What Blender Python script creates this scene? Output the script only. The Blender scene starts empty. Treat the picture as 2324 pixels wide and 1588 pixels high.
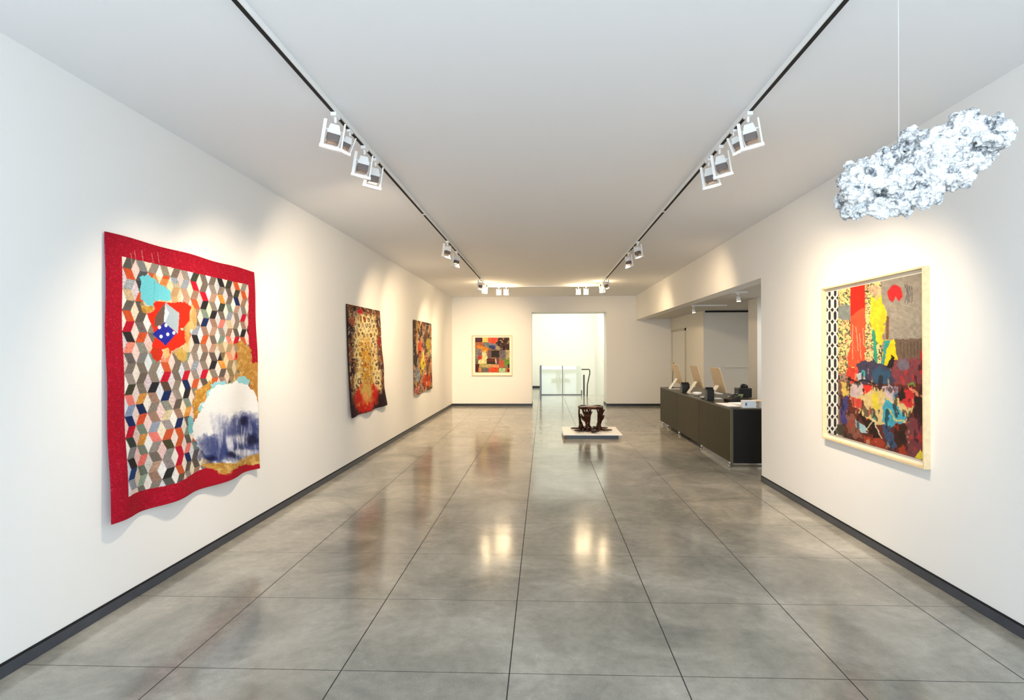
import bpy, bmesh, math, random
import numpy as np
from mathutils import Vector, Matrix, Euler
random.seed(5)
PI = math.pi
sc = bpy.context.scene
col = sc.collection

# ------------------------------------------------------------------ camera
F, YAW, PIT, ROLL = 1296.93, .0376, .0015, -.0031
CX, CY = 1185.54, 794.0
CAM = np.array([2.879, 0.0, 1.725])
cd = bpy.data.cameras.new('camera'); cam = bpy.data.objects.new('camera', cd); col.objects.link(cam)
cd.sensor_fit = 'HORIZONTAL'; cd.sensor_width = 36; cd.lens = 36*F/2324
cd.shift_x = -(CX-1162)/2324; cd.shift_y = 0.0
cd.clip_start = .05; cd.clip_end = 200
cam.matrix_world = Matrix.Translation(Vector(CAM)) @ (Matrix.Rotation(YAW, 4, 'Z') @ Matrix.Rotation(PI/2+PIT, 4, 'X') @ Matrix.Rotation(ROLL, 4, 'Z'))
sc.camera = cam

# ------------------------------------------------------------------ world, daylight, exposure
sc.view_settings.view_transform = 'Standard'; sc.view_settings.look = 'None'
sc.cycles.max_bounces = 8; sc.cycles.transparent_max_bounces = 12; sc.cycles.sample_clamp_indirect = 6.0
sc.view_settings.gamma = 1; sc.view_settings.use_curve_mapping = False
sc.view_settings.exposure = 0.72
wd = bpy.data.worlds.new('sky'); sc.world = wd; wd.use_nodes = True
wd.node_tree.nodes['Background'].inputs[0].default_value = (.80, .91, 1.0, 1)
wd.node_tree.nodes['Background'].inputs[1].default_value = 1.0
W, H, D = 5.737, 3.425, 17.85     # room width, ceiling height, depth of the far wall
YF = -2.4                          # street window behind the camera

def area_light(name, loc, rot, sx, sy, power, colr, spread=PI):
    l = bpy.data.lights.new(name, 'AREA'); l.shape = 'RECTANGLE'; l.size = sx; l.size_y = sy
    l.energy = power; l.color = colr; l.spread = spread
    o = bpy.data.objects.new(name, l); o.location = loc; o.rotation_euler = rot; col.objects.link(o); return o
area_light('street_daylight', (W/2, YF+.15, 1.65), (PI/2, 0, 0), 5.3, 2.9, 205, (.72, .86, 1.0))
area_light('stair_skylight', (3.7, 22.0, 4.35), (0, 0, 0), 3.6, 7.0, 155, (1.0, .985, .86))
area_light('alcove_fill', (7.9, 10.0, 2.62), (0, 0, 0), 1.2, 2.5, 36, (.97, .97, 1.0))  # last one is fill added to brighten the alcove, under a closed ceiling
SPOT_W, SPOT_C = 235, (1.0, .79, .55)

# ------------------------------------------------------------------ camera model helpers (photo pixel <-> surfaces of the room)
def ray(x, y):
    u = (x-CX)/F; v = -(y-CY)/F
    c, s = math.cos(ROLL), math.sin(ROLL); u, v = c*u-s*v, s*u+c*v
    c, s = math.cos(PIT), math.sin(PIT); d = np.array([u, c-s*v, s+c*v])
    c, s = math.cos(YAW), math.sin(YAW); return np.array([c*d[0]-s*d[1], s*d[0]+c*d[1], d[2]])
def on(x, y, ax, val):
    d = ray(x, y); return CAM + (val-CAM[ax])/d[ax]*d
def proj(X, Y, Z):
    X, Y, Z = X-CAM[0], Y-CAM[1], Z-CAM[2]
    c, s = math.cos(YAW), math.sin(YAW); X, Y = c*X+s*Y, -s*X+c*Y
    c, s = math.cos(PIT), math.sin(PIT); Y, Z = c*Y+s*Z, -s*Y+c*Z
    u, v = X/Y, Z/Y
    c, s = math.cos(ROLL), math.sin(ROLL); u, v = c*u+s*v, -s*u+c*v
    return CX+F*u, CY-F*v

# ------------------------------------------------------------------ materials
def lin(c):
    c = np.asarray(c, float)
    return np.where(c <= .04045, c/12.92, ((c+.055)/1.055)**2.4)
def hexc(r, g, b): return tuple(float(x) for x in lin(np.array([r, g, b])/255.))
MATS = {}
def mat(name, rgb, rough=.5, metal=0, noise=0.0, nscale=20, bump=0.0, bscale=60, emit=None, spec=.5, coat=0):
    if name in MATS: return MATS[name]
    m = bpy.data.materials.new(name); m.use_nodes = True; nt = m.node_tree; N = nt.nodes
    b = N['Principled BSDF']; c = hexc(*rgb)
    b.inputs['Base Color'].default_value = (*c, 1); b.inputs['Roughness'].default_value = rough
    b.inputs['Metallic'].default_value = metal; b.inputs['Specular IOR Level'].default_value = spec
    b.inputs['Coat Weight'].default_value = coat
    tc = N.new('ShaderNodeTexCoord')
    if noise:
        n = N.new('ShaderNodeTexNoise'); n.inputs['Scale'].default_value = nscale; n.inputs['Detail'].default_value = 5
        nt.links.new(tc.outputs['Object'], n.inputs['Vector'])
        r = N.new('ShaderNodeValToRGB')
        r.color_ramp.elements[0].position = .3; r.color_ramp.elements[1].position = .7
        r.color_ramp.elements[0].color = (*[x*(1-noise) for x in c], 1); r.color_ramp.elements[1].color = (*[min(1, x*(1+noise)) for x in c], 1)
        nt.links.new(n.outputs[0], r.inputs[0]); nt.links.new(r.outputs[0], b.inputs['Base Color'])
    if bump:
        n = N.new('ShaderNodeTexNoise'); n.inputs['Scale'].default_value = bscale; n.inputs['Detail'].default_value = 6
        nt.links.new(tc.outputs['Object'], n.inputs['Vector'])
        bp = N.new('ShaderNodeBump'); bp.inputs['Strength'].default_value = bump; bp.inputs['Distance'].default_value = .01
        nt.links.new(n.outputs[0], bp.inputs['Height']); nt.links.new(bp.outputs[0], b.inputs['Normal'])
    if emit:
        b.inputs['Emission Color'].default_value = (*emit[:3], 1); b.inputs['Emission Strength'].default_value = emit[3]
    MATS[name] = m; return m

white = mat('wall_paint', (236, 235, 232), .75, bump=.05, bscale=180)
ceilm = mat('ceiling_paint', (236, 236, 237), .85, bump=.03, bscale=120)
hallm = mat('hall_paint', (240, 240, 234), .75, bump=.05, bscale=150)
blackm = mat('black_enamel', (26, 30, 36), .4)
slate = mat('slate_baseboard', (62, 66, 74), .45, noise=.12, nscale=9, bump=.1)
reveal = mat('shadow_reveal', (12, 12, 14), .8)
whitemetal = mat('white_powder_coat', (240, 240, 238), .35)
jointm = mat('joint_filler', (34, 33, 31), .7)
def floor_material():
    m = bpy.data.materials.new('polished_concrete'); m.use_nodes = True; nt = m.node_tree; N = nt.nodes; b = N['Principled BSDF']
    tc = N.new('ShaderNodeTexCoord')
    def noise(scale, detail, rough=.55, vec=None, dist=0):
        n = N.new('ShaderNodeTexNoise'); n.inputs['Scale'].default_value = scale; n.inputs['Detail'].default_value = detail
        n.inputs['Roughness'].default_value = rough; n.inputs['Distortion'].default_value = dist
        nt.links.new(vec or tc.outputs['Object'], n.inputs['Vector']); return n
    n1 = noise(1.3, 6, .6, dist=.6); n2 = noise(14, 8, .7); n3 = noise(110, 3)
    r = N.new('ShaderNodeValToRGB'); e = r.color_ramp.elements
    e[0].position = .30; e[0].color = (*hexc(122, 121, 113), 1); e[1].position = .72; e[1].color = (*hexc(184, 179, 167), 1)
    k = e.new(.5); k.color = (*hexc(154, 150, 139), 1)
    nt.links.new(n1.outputs[0], r.inputs[0])
    mx = N.new('ShaderNodeMix'); mx.data_type = 'RGBA'; mx.blend_type = 'OVERLAY'; mx.inputs['Factor'].default_value = .32
    nt.links.new(r.outputs[0], mx.inputs['A']); nt.links.new(n2.outputs[0], mx.inputs['B'])
    mx2 = N.new('ShaderNodeMix'); mx2.data_type = 'RGBA'; mx2.blend_type = 'OVERLAY'; mx2.inputs['Factor'].default_value = .18
    nt.links.new(mx.outputs['Result'], mx2.inputs['A']); nt.links.new(n3.outputs[0], mx2.inputs['B'])
    nt.links.new(mx2.outputs['Result'], b.inputs['Base Color'])
    mr = N.new('ShaderNodeMapRange'); mr.inputs['To Min'].default_value = .08; mr.inputs['To Max'].default_value = .22
    nt.links.new(n2.outputs[0], mr.inputs['Value']); nt.links.new(mr.outputs[0], b.inputs['Roughness'])
    b.inputs['Specular IOR Level'].default_value = .75
    n4 = noise(2.6, 3)
    bp = N.new('ShaderNodeBump'); bp.inputs['Strength'].default_value = .09; bp.inputs['Distance'].default_value = .02
    nt.links.new(n4.outputs[0], bp.inputs['Height'])
    bp2 = N.new('ShaderNodeBump'); bp2.inputs['Strength'].default_value = .05; bp2.inputs['Distance'].default_value = .002
    nt.links.new(n3.outputs[0], bp2.inputs['Height']); nt.links.new(bp.outputs[0], bp2.inputs['Normal'])
    nt.links.new(bp2.outputs[0], b.inputs['Normal'])
    return m
concrete = floor_material()
def paint_material(name, rough=.85, bump=.35, bscale=350):
    m = bpy.data.materials.new(name); m.use_nodes = True; nt = m.node_tree; N = nt.nodes; b = N['Principled BSDF']
    a = N.new('ShaderNodeAttribute'); a.attribute_name = 'paint'
    nt.links.new(a.outputs['Color'], b.inputs['Base Color']); b.inputs['Roughness'].default_value = rough
    b.inputs['Specular IOR Level'].default_value = .2
    tc = N.new('ShaderNodeTexCoord'); n = N.new('ShaderNodeTexNoise'); n.inputs['Scale'].default_value = bscale; n.inputs['Detail'].default_value = 3
    nt.links.new(tc.outputs['Object'], n.inputs['Vector'])
    bp = N.new('ShaderNodeBump'); bp.inputs['Strength'].default_value = bump; bp.inputs['Distance'].default_value = .002
    nt.links.new(n.outputs[0], bp.inputs['Height']); nt.links.new(bp.outputs[0], b.inputs['Normal'])
    return m

# ------------------------------------------------------------------ mesh helpers
def tag(o, label=None, cat=None, group=None, kind=None):
    if label: o['label'] = label
    if cat: o['category'] = cat
    if group: o['group'] = group
    if kind: o['kind'] = kind
    return o
def empty(name, loc, rz=0):
    o = bpy.data.objects.new(name, None); o.location = loc; o.rotation_euler = (0, 0, rz); o.empty_display_size = .1; col.objects.link(o); return o
def obj(name, bm, m, parent=None, smooth=False):
    me = bpy.data.meshes.new(name); bmesh.ops.recalc_face_normals(bm, faces=bm.faces); bm.to_mesh(me); bm.free()
    for x in (m if isinstance(m, (list, tuple)) else [m]): me.materials.append(x)
    if smooth: me.polygons.foreach_set('use_smooth', [True]*len(me.polygons))
    o = bpy.data.objects.new(name, me); col.objects.link(o)
    if parent: o.parent = parent
    return o
def box(bm, x0, x1, y0, y1, z0, z1, mi=0, M=None, bev=0):
    v = [bm.verts.new((x, y, z)) for x in (x0, x1) for y in (y0, y1) for z in (z0, z1)]
    fs = [bm.faces.new([v[i] for i in q]) for q in ((0, 1, 3, 2), (4, 6, 7, 5), (0, 4, 5, 1), (2, 3, 7, 6), (0, 2, 6, 4), (1, 5, 7, 3))]
    for f in fs: f.material_index = mi
    if bev:
        es = list({e for f in fs for e in f.edges})
        r = bmesh.ops.bevel(bm, geom=es, offset=bev, segments=2, affect='EDGES', profile=.5)
        v = list({q for f in r['faces'] for q in f.verts} | {q for q in v if q.is_valid})
    if M is not None: bmesh.ops.transform(bm, matrix=M, verts=[q for q in v if q.is_valid])
    return v
def bx(*a, **k):
    bm = bmesh.new(); box(bm, *a, **k); return bm
def tube(bm, pts, rad, seg=10, mi=0, cap=True):
    pts = [Vector(p) for p in pts]; rad = rad if isinstance(rad, (list, tuple)) else [rad]*len(pts)
    rings = []; up = None
    for i, p in enumerate(pts):
        t = (pts[min(i+1, len(pts)-1)]-pts[max(i-1, 0)]).normalized()
        if up is None:
            up = Vector((0, 0, 1)) if abs(t.z) < .9 else Vector((1, 0, 0))
        a = t.cross(up).normalized(); b = a.cross(t).normalized(); up = b
        rings.append([bm.verts.new(p+(a*math.cos(2*PI*k/seg)+b*math.sin(2*PI*k/seg))*rad[i]) for k in range(seg)])
    for r0, r1 in zip(rings, rings[1:]):
        for k in range(seg):
            f = bm.faces.new((r0[k], r0[(k+1) % seg], r1[(k+1) % seg], r1[k])); f.material_index = mi; f.smooth = True
    if cap:
        for r in (rings[0][::-1], rings[-1]): bm.faces.new(r).material_index = mi
    return rings
def lathe(bm, prof, seg=24, c=(0, 0, 0), mi=0):
    rings = [[bm.verts.new((c[0]+r*math.cos(2*PI*k/seg), c[1]+r*math.sin(2*PI*k/seg), c[2]+z)) for k in range(seg)] for r, z in prof]
    for r0, r1 in zip(rings, rings[1:]):
        for k in range(seg):
            f = bm.faces.new((r0[k], r0[(k+1) % seg], r1[(k+1) % seg], r1[k])); f.material_index = mi; f.smooth = True
    bm.faces.new(rings[0][::-1]).material_index = mi; bm.faces.new(rings[-1]).material_index = mi
def struct(name, bm, m): return tag(obj(name, bm, m), kind='structure')

# ------------------------------------------------------------------ setting: floor with joints
XS = [-.03, .864, 1.778, 2.689, 3.603, 4.47, 5.38, 6.28, 7.18, 8.08, 8.98]
YS = [3.055+.889*k for k in range(-7, 27)]
XH0, XH1 = 2.0, 5.4      # hall behind the opening
def grid_floor():
    bm = bmesh.new()
    def strip(a, lo, hi, g):
        out = [lo]
        for q in a:
            if lo+.01 < q < hi-.01: out += [q-g, q+g]
        return out+[hi]
    def patch(x0, x1, y0, y1, z=0.0):
        xs, ys = strip(XS, x0, x1, .0032), strip(YS, y0, y1, .0022)
        vs = [[bm.verts.new((x, y, z)) for y in ys] for x in xs]
        for i in range(len(xs)-1):
            for j in range(len(ys)-1):
                f = bm.faces.new((vs[i][j], vs[i+1][j], vs[i+1][j+1], vs[i][j+1]))
                f.material_index = 1 if (i % 2 or j % 2) else 0
    patch(-.1, 9.0, YF-.6, 18.75)
    patch(XH0, XH1, 18.75, 22.42)
    patch(XH0, 2.70, 22.42, 26.7)
    return bm
floor = struct('floor', grid_floor(), [concrete, jointm])
bm = bmesh.new(); box(bm, -.2, 9.1, YF-.6, 18.75, -.25, -.004); box(bm, XH0-.2, XH1+.2, 18.75, 22.42, -.25, -.004); box(bm, XH0-.2, 2.70, 22.42, 26.7, -.25, -.004)
struct('trim_1', bm, mat('slab_edge', (170, 172, 166), .8))

bm = bx(-.2, W+.2, YF-.2, 18.3, H, H+.2); struct('ceiling', bm, ceilm)
struct('wall_left', bx(-.2, 0, YF-.2, 18.75, -.1, H), white)
bm = bmesh.new(); box(bm, W, W+.24, YF-.2, 7.63, -.1, H); struct('wall_right', bm, white)
struct('wall_header', bx(W, W+.24, 7.63, D, 2.675, H), white)
# alcove
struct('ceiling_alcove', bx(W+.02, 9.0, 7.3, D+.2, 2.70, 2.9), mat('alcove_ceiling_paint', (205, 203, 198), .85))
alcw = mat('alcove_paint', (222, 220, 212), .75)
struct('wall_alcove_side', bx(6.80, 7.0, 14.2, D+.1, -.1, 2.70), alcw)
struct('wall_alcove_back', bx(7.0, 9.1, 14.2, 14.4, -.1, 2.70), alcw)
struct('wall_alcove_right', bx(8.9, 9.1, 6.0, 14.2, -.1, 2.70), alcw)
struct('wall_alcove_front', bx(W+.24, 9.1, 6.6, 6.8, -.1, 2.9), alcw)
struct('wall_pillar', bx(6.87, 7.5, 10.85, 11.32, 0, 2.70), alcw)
struct('trim_2', bx(6.84, 8.8, 14.17, 14.2, 2.655, 2.695), reveal)
struct('trim_3', bx(7.3, 8.8, 14.16, 14.2, 1.30, 1.325), alcw)
# far wall with its opening
xo0, xo1, zo = 2.50, 4.83, 2.93
TB = 18.72
bm = bmesh.new(); box(bm, -.2, xo0, D, TB, -.1, H); box(bm, xo1, 6.95, D, TB, -.1, H); box(bm, xo0, xo1, D, TB, zo, H)
struct('wall_back', bm, white)
# stair hall beyond
HH = 4.4
struct('wall_hall_left', bx(2.08, 2.28, TB, 26.8, -2.2, HH), hallm)
struct('wall_hall_right', bx(5.25, 5.45, TB, 26.8, -2.2, HH), hallm)
struct('wall_hall_far', bx(2.28, 5.25, 26.6, 26.8, -2.2, HH), hallm)
struct('wall_hall_front', bx(2.0, 5.5, TB-.02, TB, H, HH), hallm)
struct('ceiling_hall', bx(2.0, 5.5, TB-.02, 26.8, HH, HH+.2), hallm)
struct('floor_stair_landing', bx(2.28, 5.25, 22.4, 26.6, -2.3, -2.2), hallm)
struct('trim_4', bx(2.70, 5.25, 22.38, 22.42, -2.2, -.26), hallm)
# street wall behind the camera with big window
bm = bmesh.new(); box(bm, -.2, .15, YF-.2, YF, 0, H); box(bm, W-.15, W+.2, YF-.2, YF, 0, H); box(bm, .15, W-.15, YF-.2, YF, 3.15, H); box(bm, .15, W-.15, YF-.2, YF, 0, .12)
struct('wall_front', bm, white)
bm = bmesh.new()
for x in (.15, 1.5, 2.85, 4.2, W-.21): box(bm, x, x+.06, YF-.14, YF-.06, .12, 3.15)
box(bm, .15, W-.15, YF-.14, YF-.06, .12, .18); box(bm, .15, W-.15, YF-.14, YF-.06, 3.09, 3.15)
struct('window_1', bm, blackm)
# baseboards: slate board, dark reveal on top
def baseboard(name, segs):
    bm = bmesh.new()
    for (x0, x1, y0, y1) in segs:
        box(bm, x0, x1, y0, y1, 0.004, .066)
        ix, iy = (.004, 0) if abs(x1-x0) < abs(y1-y0) else (0, .004)
        box(bm, x0+ix*(x0 > 1), x1-ix*(x0 < 1), y0+iy, y1, .066, .078, mi=1)
    return struct(name, bm, [slate, reveal])
baseboard('baseboard_left', [(0, .012, YF, D)])
baseboard('baseboard_right', [(W-.012, W, YF, 7.63)])
bm = bmesh.new(); box(bm, .012, xo0, D-.012, D, .004, .078); box(bm, xo1, 6.8, D-.012, D, .004, .078)
box(bm, xo1-.012, xo1, D-.012, TB, .004, .078); box(bm, xo0, xo0+.012, D-.012, TB, .004, .078)
struct('baseboard_back', bm, blackm)
bm = bmesh.new(); box(bm, 2.28, 2.70, 26.588, 26.6, .004, .09); box(bm, 2.28, 2.292, TB, 26.6, .004, .09); struct('baseboard_hall', bm, blackm)
# alcove door on the side wall
bm = bmesh.new(); box(bm, 6.775, 6.80, 15.92, 15.99, 0, 2.34); box(bm, 6.775, 6.80, 17.52, 17.59, 0, 2.34); box(bm, 6.775, 6.80, 15.92, 17.59, 2.28, 2.35)
d = struct('door_1', bm, mat('door_trim_paint', (198, 194, 178), .6))
obj('door_leaf', bx(6.788, 6.80, 15.99, 17.52, .01, 2.28), mat('door_paint', (226, 226, 220), .6), d)

# ------------------------------------------------------------------ painting in vertices
def _h(i, j, s):
    n = (i*374761393 + j*668265263 + s*1442695041) & 0x7fffffff
    n = ((n ^ (n >> 13))*1274126177) & 0x7fffffff
    return ((n ^ (n >> 16)) & 0xffff)/65535.
def vnoise(x, y, s=0):
    xi, yi = np.floor(x).astype(np.int64), np.floor(y).astype(np.int64); fx, fy = x-xi, y-yi
    fx, fy = fx*fx*(3-2*fx), fy*fy*(3-2*fy)
    a, b, c, d = _h(xi, yi, s), _h(xi+1, yi, s), _h(xi, yi+1, s), _h(xi+1, yi+1, s)
    return (a*(1-fx)+b*fx)*(1-fy)+(c*(1-fx)+d*fx)*fy
def fbm(x, y, s=0, o=4):
    r = 0; a = .5
    for k in range(o): r = r+a*vnoise(x*2**k, y*2**k, s+k*17); a /= 2
    return r/(1-.5**o)
class Canvas:
    """colours painted over a surface; tr maps the coordinates of the strokes to the surface's."""
    def __init__(s, X, Y, base): s.X, s.Y = X.ravel(), Y.ravel(); s.c = np.tile(np.array(base, float)/255., (s.X.size, 1)); s.t = (0, 0, 1, 1); s.clip = None
    def tr(s, x0, y0, k, ky=None): s.t = (x0, y0, k, ky or k); return s
    def xy(s, jit=0, js=8, seed=1):
        x, y = (s.X-s.t[0])*s.t[2], (s.Y-s.t[1])*s.t[3]
        if jit:
            k = 1./js
            x, y = x+jit*2*(fbm(x*k, y*k, seed, 3)-.5), y+jit*2*(fbm(x*k, y*k, seed+50, 3)-.5)
        return x, y
    def mix(s, m, c, a=1.):
        m = (np.asarray(m, float)*a)[:, None]
        if s.clip is not None: m = m*s.clip[:, None]
        c = np.array(c, float)/255.
        s.c = s.c*(1-m)+c*m; return s
    def pmask(s, pts, jit=0, js=8, seed=1):
        x, y = s.xy(jit, js, seed); P = np.array(pts, float); ins = np.zeros(x.size, bool)
        for i in range(len(P)):
            x0, y0 = P[i-1]; x1, y1 = P[i]
            if y0 == y1: continue
            ins ^= ((y0 > y) != (y1 > y)) & (x < (x1-x0)*(y-y0)/(y1-y0)+x0)
        return ins
    def poly(s, pts, c, a=1., jit=0, js=8, seed=1): return s.mix(s.pmask(pts, jit, js, seed), c, a)
    def rect(s, x0, y0, x1, y1, c, a=1., jit=0, js=8, seed=1): return s.poly([(x0, y0), (x1, y0), (x1, y1), (x0, y1)], c, a, jit, js, seed)
    def ell(s, cx, cy, rx, ry, c, a=1., soft=.1, jit=0, js=8, seed=1, rot=0):
        x, y = s.xy(jit, js, seed); x, y = x-cx, y-cy; co, si = math.cos(rot), math.sin(rot)
        x, y = co*x+si*y, -si*x+co*y
        d = np.sqrt((x/rx)**2+(y/ry)**2); return s.mix(np.clip((1-d)/max(soft, 1e-3)+.5, 0, 1), c, a)
    def line(s, pts, w, c, a=1., jit=0, js=8, seed=1):
        x, y = s.xy(jit, js, seed); dm = np.full(x.size, 1e9)
        for (x0, y0), (x1, y1) in zip(pts, pts[1:]):
            dx, dy = x1-x0, y1-y0; t = np.clip(((x-x0)*dx+(y-y0)*dy)/(dx*dx+dy*dy+1e-9), 0, 1)
            dm = np.minimum(dm, np.hypot(x-x0-t*dx, y-y0-t*dy))
        return s.mix(np.clip((w/2-dm)/(w*.15+.01)+.5, 0, 1), c, a)
    def grain(s, amt, k=1., ky=None, seed=9, o=3):
        x, y = s.xy(); n = fbm(x*k, y*(ky or k), seed, o)-.5; s.c = np.clip(s.c*(1+amt*2*n[:, None]), 0, 1); return s
def sheet(name, P, cv, m, parent=None, thick=.006, flip=False, gain=.76):
    """P: (nv, nu, 3) positions of a painted sheet; solid, with its own thickness."""
    nv, nu = P.shape[:2]; me = bpy.data.meshes.new(name); me.vertices.add(nv*nu); me.vertices.foreach_set('co', P.reshape(-1).astype(np.float32))
    i = np.arange(nv*nu).reshape(nv, nu); q = np.stack([i[:-1, :-1], i[:-1, 1:], i[1:, 1:], i[1:, :-1]], -1).reshape(-1, 4)
    if flip: q = q[:, ::-1]
    me.loops.add(q.size); me.loops.foreach_set('vertex_index', q.ravel().astype(np.int32)); me.polygons.add(len(q))
    me.polygons.foreach_set('loop_start', np.arange(0, q.size, 4, dtype=np.int32)); me.polygons.foreach_set('loop_total', np.full(len(q), 4, np.int32))
    me.polygons.foreach_set('use_smooth', np.ones(len(q), bool)); me.update(calc_edges=True)
    a = me.color_attributes.new('paint', 'FLOAT_COLOR', 'POINT'); rgba = np.ones((nv*nu, 4), np.float32); rgba[:, :3] = lin(np.clip(cv.c, 0, 1))*gain
    a.data.foreach_set('color', rgba.ravel()); me.materials.append(m)
    o = bpy.data.objects.new(name, me); col.objects.link(o)
    if parent: o.parent = parent
    if thick:
        s = o.modifiers.new('thickness', 'SOLIDIFY'); s.thickness = thick; s.offset = -1
    return o
fabric = paint_material('pieced_fabric'); oilpaint = paint_material('dried_paint', .55, .5, 200)

# ---- large quilt: tumbling blocks inside a red border
def quilt_large():
    nu, nv = 340, 540
    u, v = np.meshgrid(np.linspace(0, 1, nu), np.linspace(0, 1, nv))
    bow = .03*np.sin(PI*np.clip(v*1.2, 0, 1))*u
    y = 3.625+(5.535-3.625)*u + bow + .045*u*v; z = 2.513-(2.513-(.600-.030*u))*v + .004*np.sin(u*17)
    px, py = proj(np.zeros_like(y), y, z)
    cv = Canvas(px, py, (176, 8, 40)); Y, Z = y.ravel(), z.ravel()
    n = fbm(Y*160, Z*160, 3, 2); cv.c *= (1+.35*(n[:, None]-.5)); cv.mix(n > .80, (214, 90, 110), .6)
    pal = [(186, 150, 128), (120, 108, 98), (140, 128, 116), (98, 88, 82), (150, 140, 132), (206, 92, 50), (196, 20, 50), (238, 128, 118), (226, 150, 64), (26, 44, 92), (42, 40, 44), (62, 66, 56), (128, 146, 132), (150, 160, 176), (214, 196, 160), (160, 126, 108)]
    wt = [2, 3, 3, 2, 2.5, 2.4, 1.2, 1.6, 1, 1.4, 1.8, 1.2, 1.4, 1.4, 1, 2]
    dpal = [(246, 214, 208), (246, 236, 226), (250, 246, 240), (240, 226, 200), (226, 232, 240), (244, 222, 214)]
    G, O, L, T, K, R, S, N, B = (104, 96, 92), (208, 84, 44), (166, 172, 178), (206, 180, 144), (92, 84, 78), (190, 14, 46), (240, 128, 118), (22, 42, 96), (44, 42, 40)
    b0 = [(92, 90, 84), O, L, T, (104, 96, 90), O, R, B, (246, 140, 120), (104, 98, 96), (126, 116, 108), (160, 146, 140), (66, 68, 50), S, (138, 156, 190), N, R, (54, 62, 54), (126, 126, 130), (42, 36, 38), (30, 60, 116), (150, 156, 170), (238, 214, 208)]
    b1 = [(130, 132, 132), (80, 86, 88), (60, 66, 70), O, (96, 86, 78), (96, 88, 84), (110, 102, 100), O, (140, 140, 130), (128, 128, 126), (122, 112, 100), (110, 100, 92), (124, 116, 104), (222, 150, 70), (24, 40, 84), (214, 84, 50), (118, 134, 118), (214, 146, 72), (120, 128, 112), (238, 120, 110), (106, 116, 104), (150, 168, 150), (120, 116, 110)]
    b3 = [(150, 140, 120), (206, 92, 50), (170, 150, 120), T, G, R, O, G, T, (236, 140, 110), (206, 92, 50), R, (90, 70, 60), (20, 40, 90), (140, 140, 130), (214, 196, 160), (160, 150, 150), (206, 88, 54), (74, 68, 44), (140, 136, 130), (150, 136, 136), (44, 42, 42), (90, 90, 84)]
    rr = random.Random(11)
    tab = {}
    def cellcol(m, k):
        if (m, k) not in tab:
            lst = {0: b0, 1: b1, 3: b3}.get(m)
            tab[(m, k)] = lst[k] if lst and 0 <= k < len(lst) else rr.choices(pal, wt)[0]
        return tab[(m, k)]
    yi0, yi1 = 3.765, 5.42; zt = 2.372; zb = .735; r = (zt-zb)/22.6; s = r/.866
    a = (Y-yi0)/s + .0; b = (zt-Z)/r
    # the border's inner edge
    inner = (Y > yi0) & (Y < yi1+.02*(zt-Z)) & (Z < zt) & (Z > zb+.012*np.sin(Y*7))
    tri = np.abs(np.mod(b, 2)-1); k = np.floor(b).astype(int)
    rgb = np.tile(np.array([246, 226, 212.]), (Y.size, 1))
    M = int((yi1-yi0)/s/1.5)+2
    m = np.floor((a+.5)/1.5).astype(int)
    for mm in range(-1, M+1):
        t = tri if mm % 2 == 0 else 1-tri
        L_ = mm*1.5+.5*t; ins = (a >= L_) & (a < L_+1)
        for kk in range(0, 24):
            q = ins & (k == kk)
            if q.any(): rgb[q] = cellcol(mm, kk)
        # the diamonds right of the band
        R_ = L_+1; R2 = (mm+1)*1.5+.5*(1-t); dm = (a >= R_) & (a < R2)
        kd = np.floor((b+(0 if mm % 2 == 0 else 1))/2).astype(int)
        for kk in range(0, 13):
            q = dm & (kd == kk)
            if q.any():
                c = np.array(rr.choice(dpal), float); rgb[q] = c
                if rr.random() < .35:
                    st = q & (np.mod(Y*55+Z*40, 1) < .3); rgb[st] = rr.choice([(150, 175, 215), (214, 150, 150), (160, 150, 150)])
    # printed cloth: fine weave, seams
    fine = fbm(Y*260, Z*260, 21, 2); pr = vnoise(np.floor(a/1.5)*7.3+np.floor(b)*3.1, np.floor(b)*1.7, 5)
    rgb = rgb*(1+(.5*pr[:, None])*(fine[:, None]-.5)*1.6)
    cv.mix(inner, (0, 0, 0), 1.0); cv.c[inner] = np.clip(rgb[inner]/255., 0, 1)
    # painted passages, coordinates of the two close views
    c1 = cv.tr(200, 500, 4.411)
    gold = (214, 172, 90)
    c1.poly([(620, 540), (900, 640), (910, 830), (980, 850), (1000, 1010), (960, 1400), (800, 1330), (560, 900), (500, 850)], (222, 190, 120), .45, 30, 60, 3)
    c1.poly([(480, 565), (560, 540), (640, 600), (700, 650), (800, 710), (800, 800), (635, 800), (630, 862), (560, 842), (500, 790)], (112, 208, 224), 1, 14, 30, 2)
    c1.line([(632, 600), (632, 800)], 8, (90, 180, 196), .7)
    c1.poly([(505, 850), (620, 862), (640, 900), (560, 930), (520, 920)], (206, 158, 62), .9, 16, 30, 4)
    c1.poly([(560, 925), (630, 910), (630, 810), (960, 820), (990, 870), (985, 960), (1000, 1000), (930, 1060), (880, 1090), (960, 1120), (960, 1210), (880, 1270), (800, 1300), (780, 1340), (700, 1290), (690, 1400), (640, 1420), (590, 1350), (600, 1240), (640, 1160), (600, 1040)], (232, 44, 20), 1, 22, 40, 5)
    c1.poly([(600, 1250), (690, 1290), (690, 1400), (650, 1420), (600, 1370)], (200, 52, 28), .8, 10, 20, 6)
    c1.poly([(735, 830), (645, 960), (632, 1060), (722, 1045), (748, 1000)], (106, 86, 78), 1, 3, 10, 2)
    c1.poly([(745, 822), (882, 930), (858, 1140), (800, 1080), (722, 1030)], (170, 188, 200), 1, 3, 10, 2)
    c1.poly([(745, 850), (780, 930), (740, 1010), (725, 1010)], (244, 246, 250), .8, 6, 12, 2)
    c1.poly([(730, 1018), (845, 1130), (732, 1252), (612, 1140)], (34, 42, 158), 1, 3, 10, 2)
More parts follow.
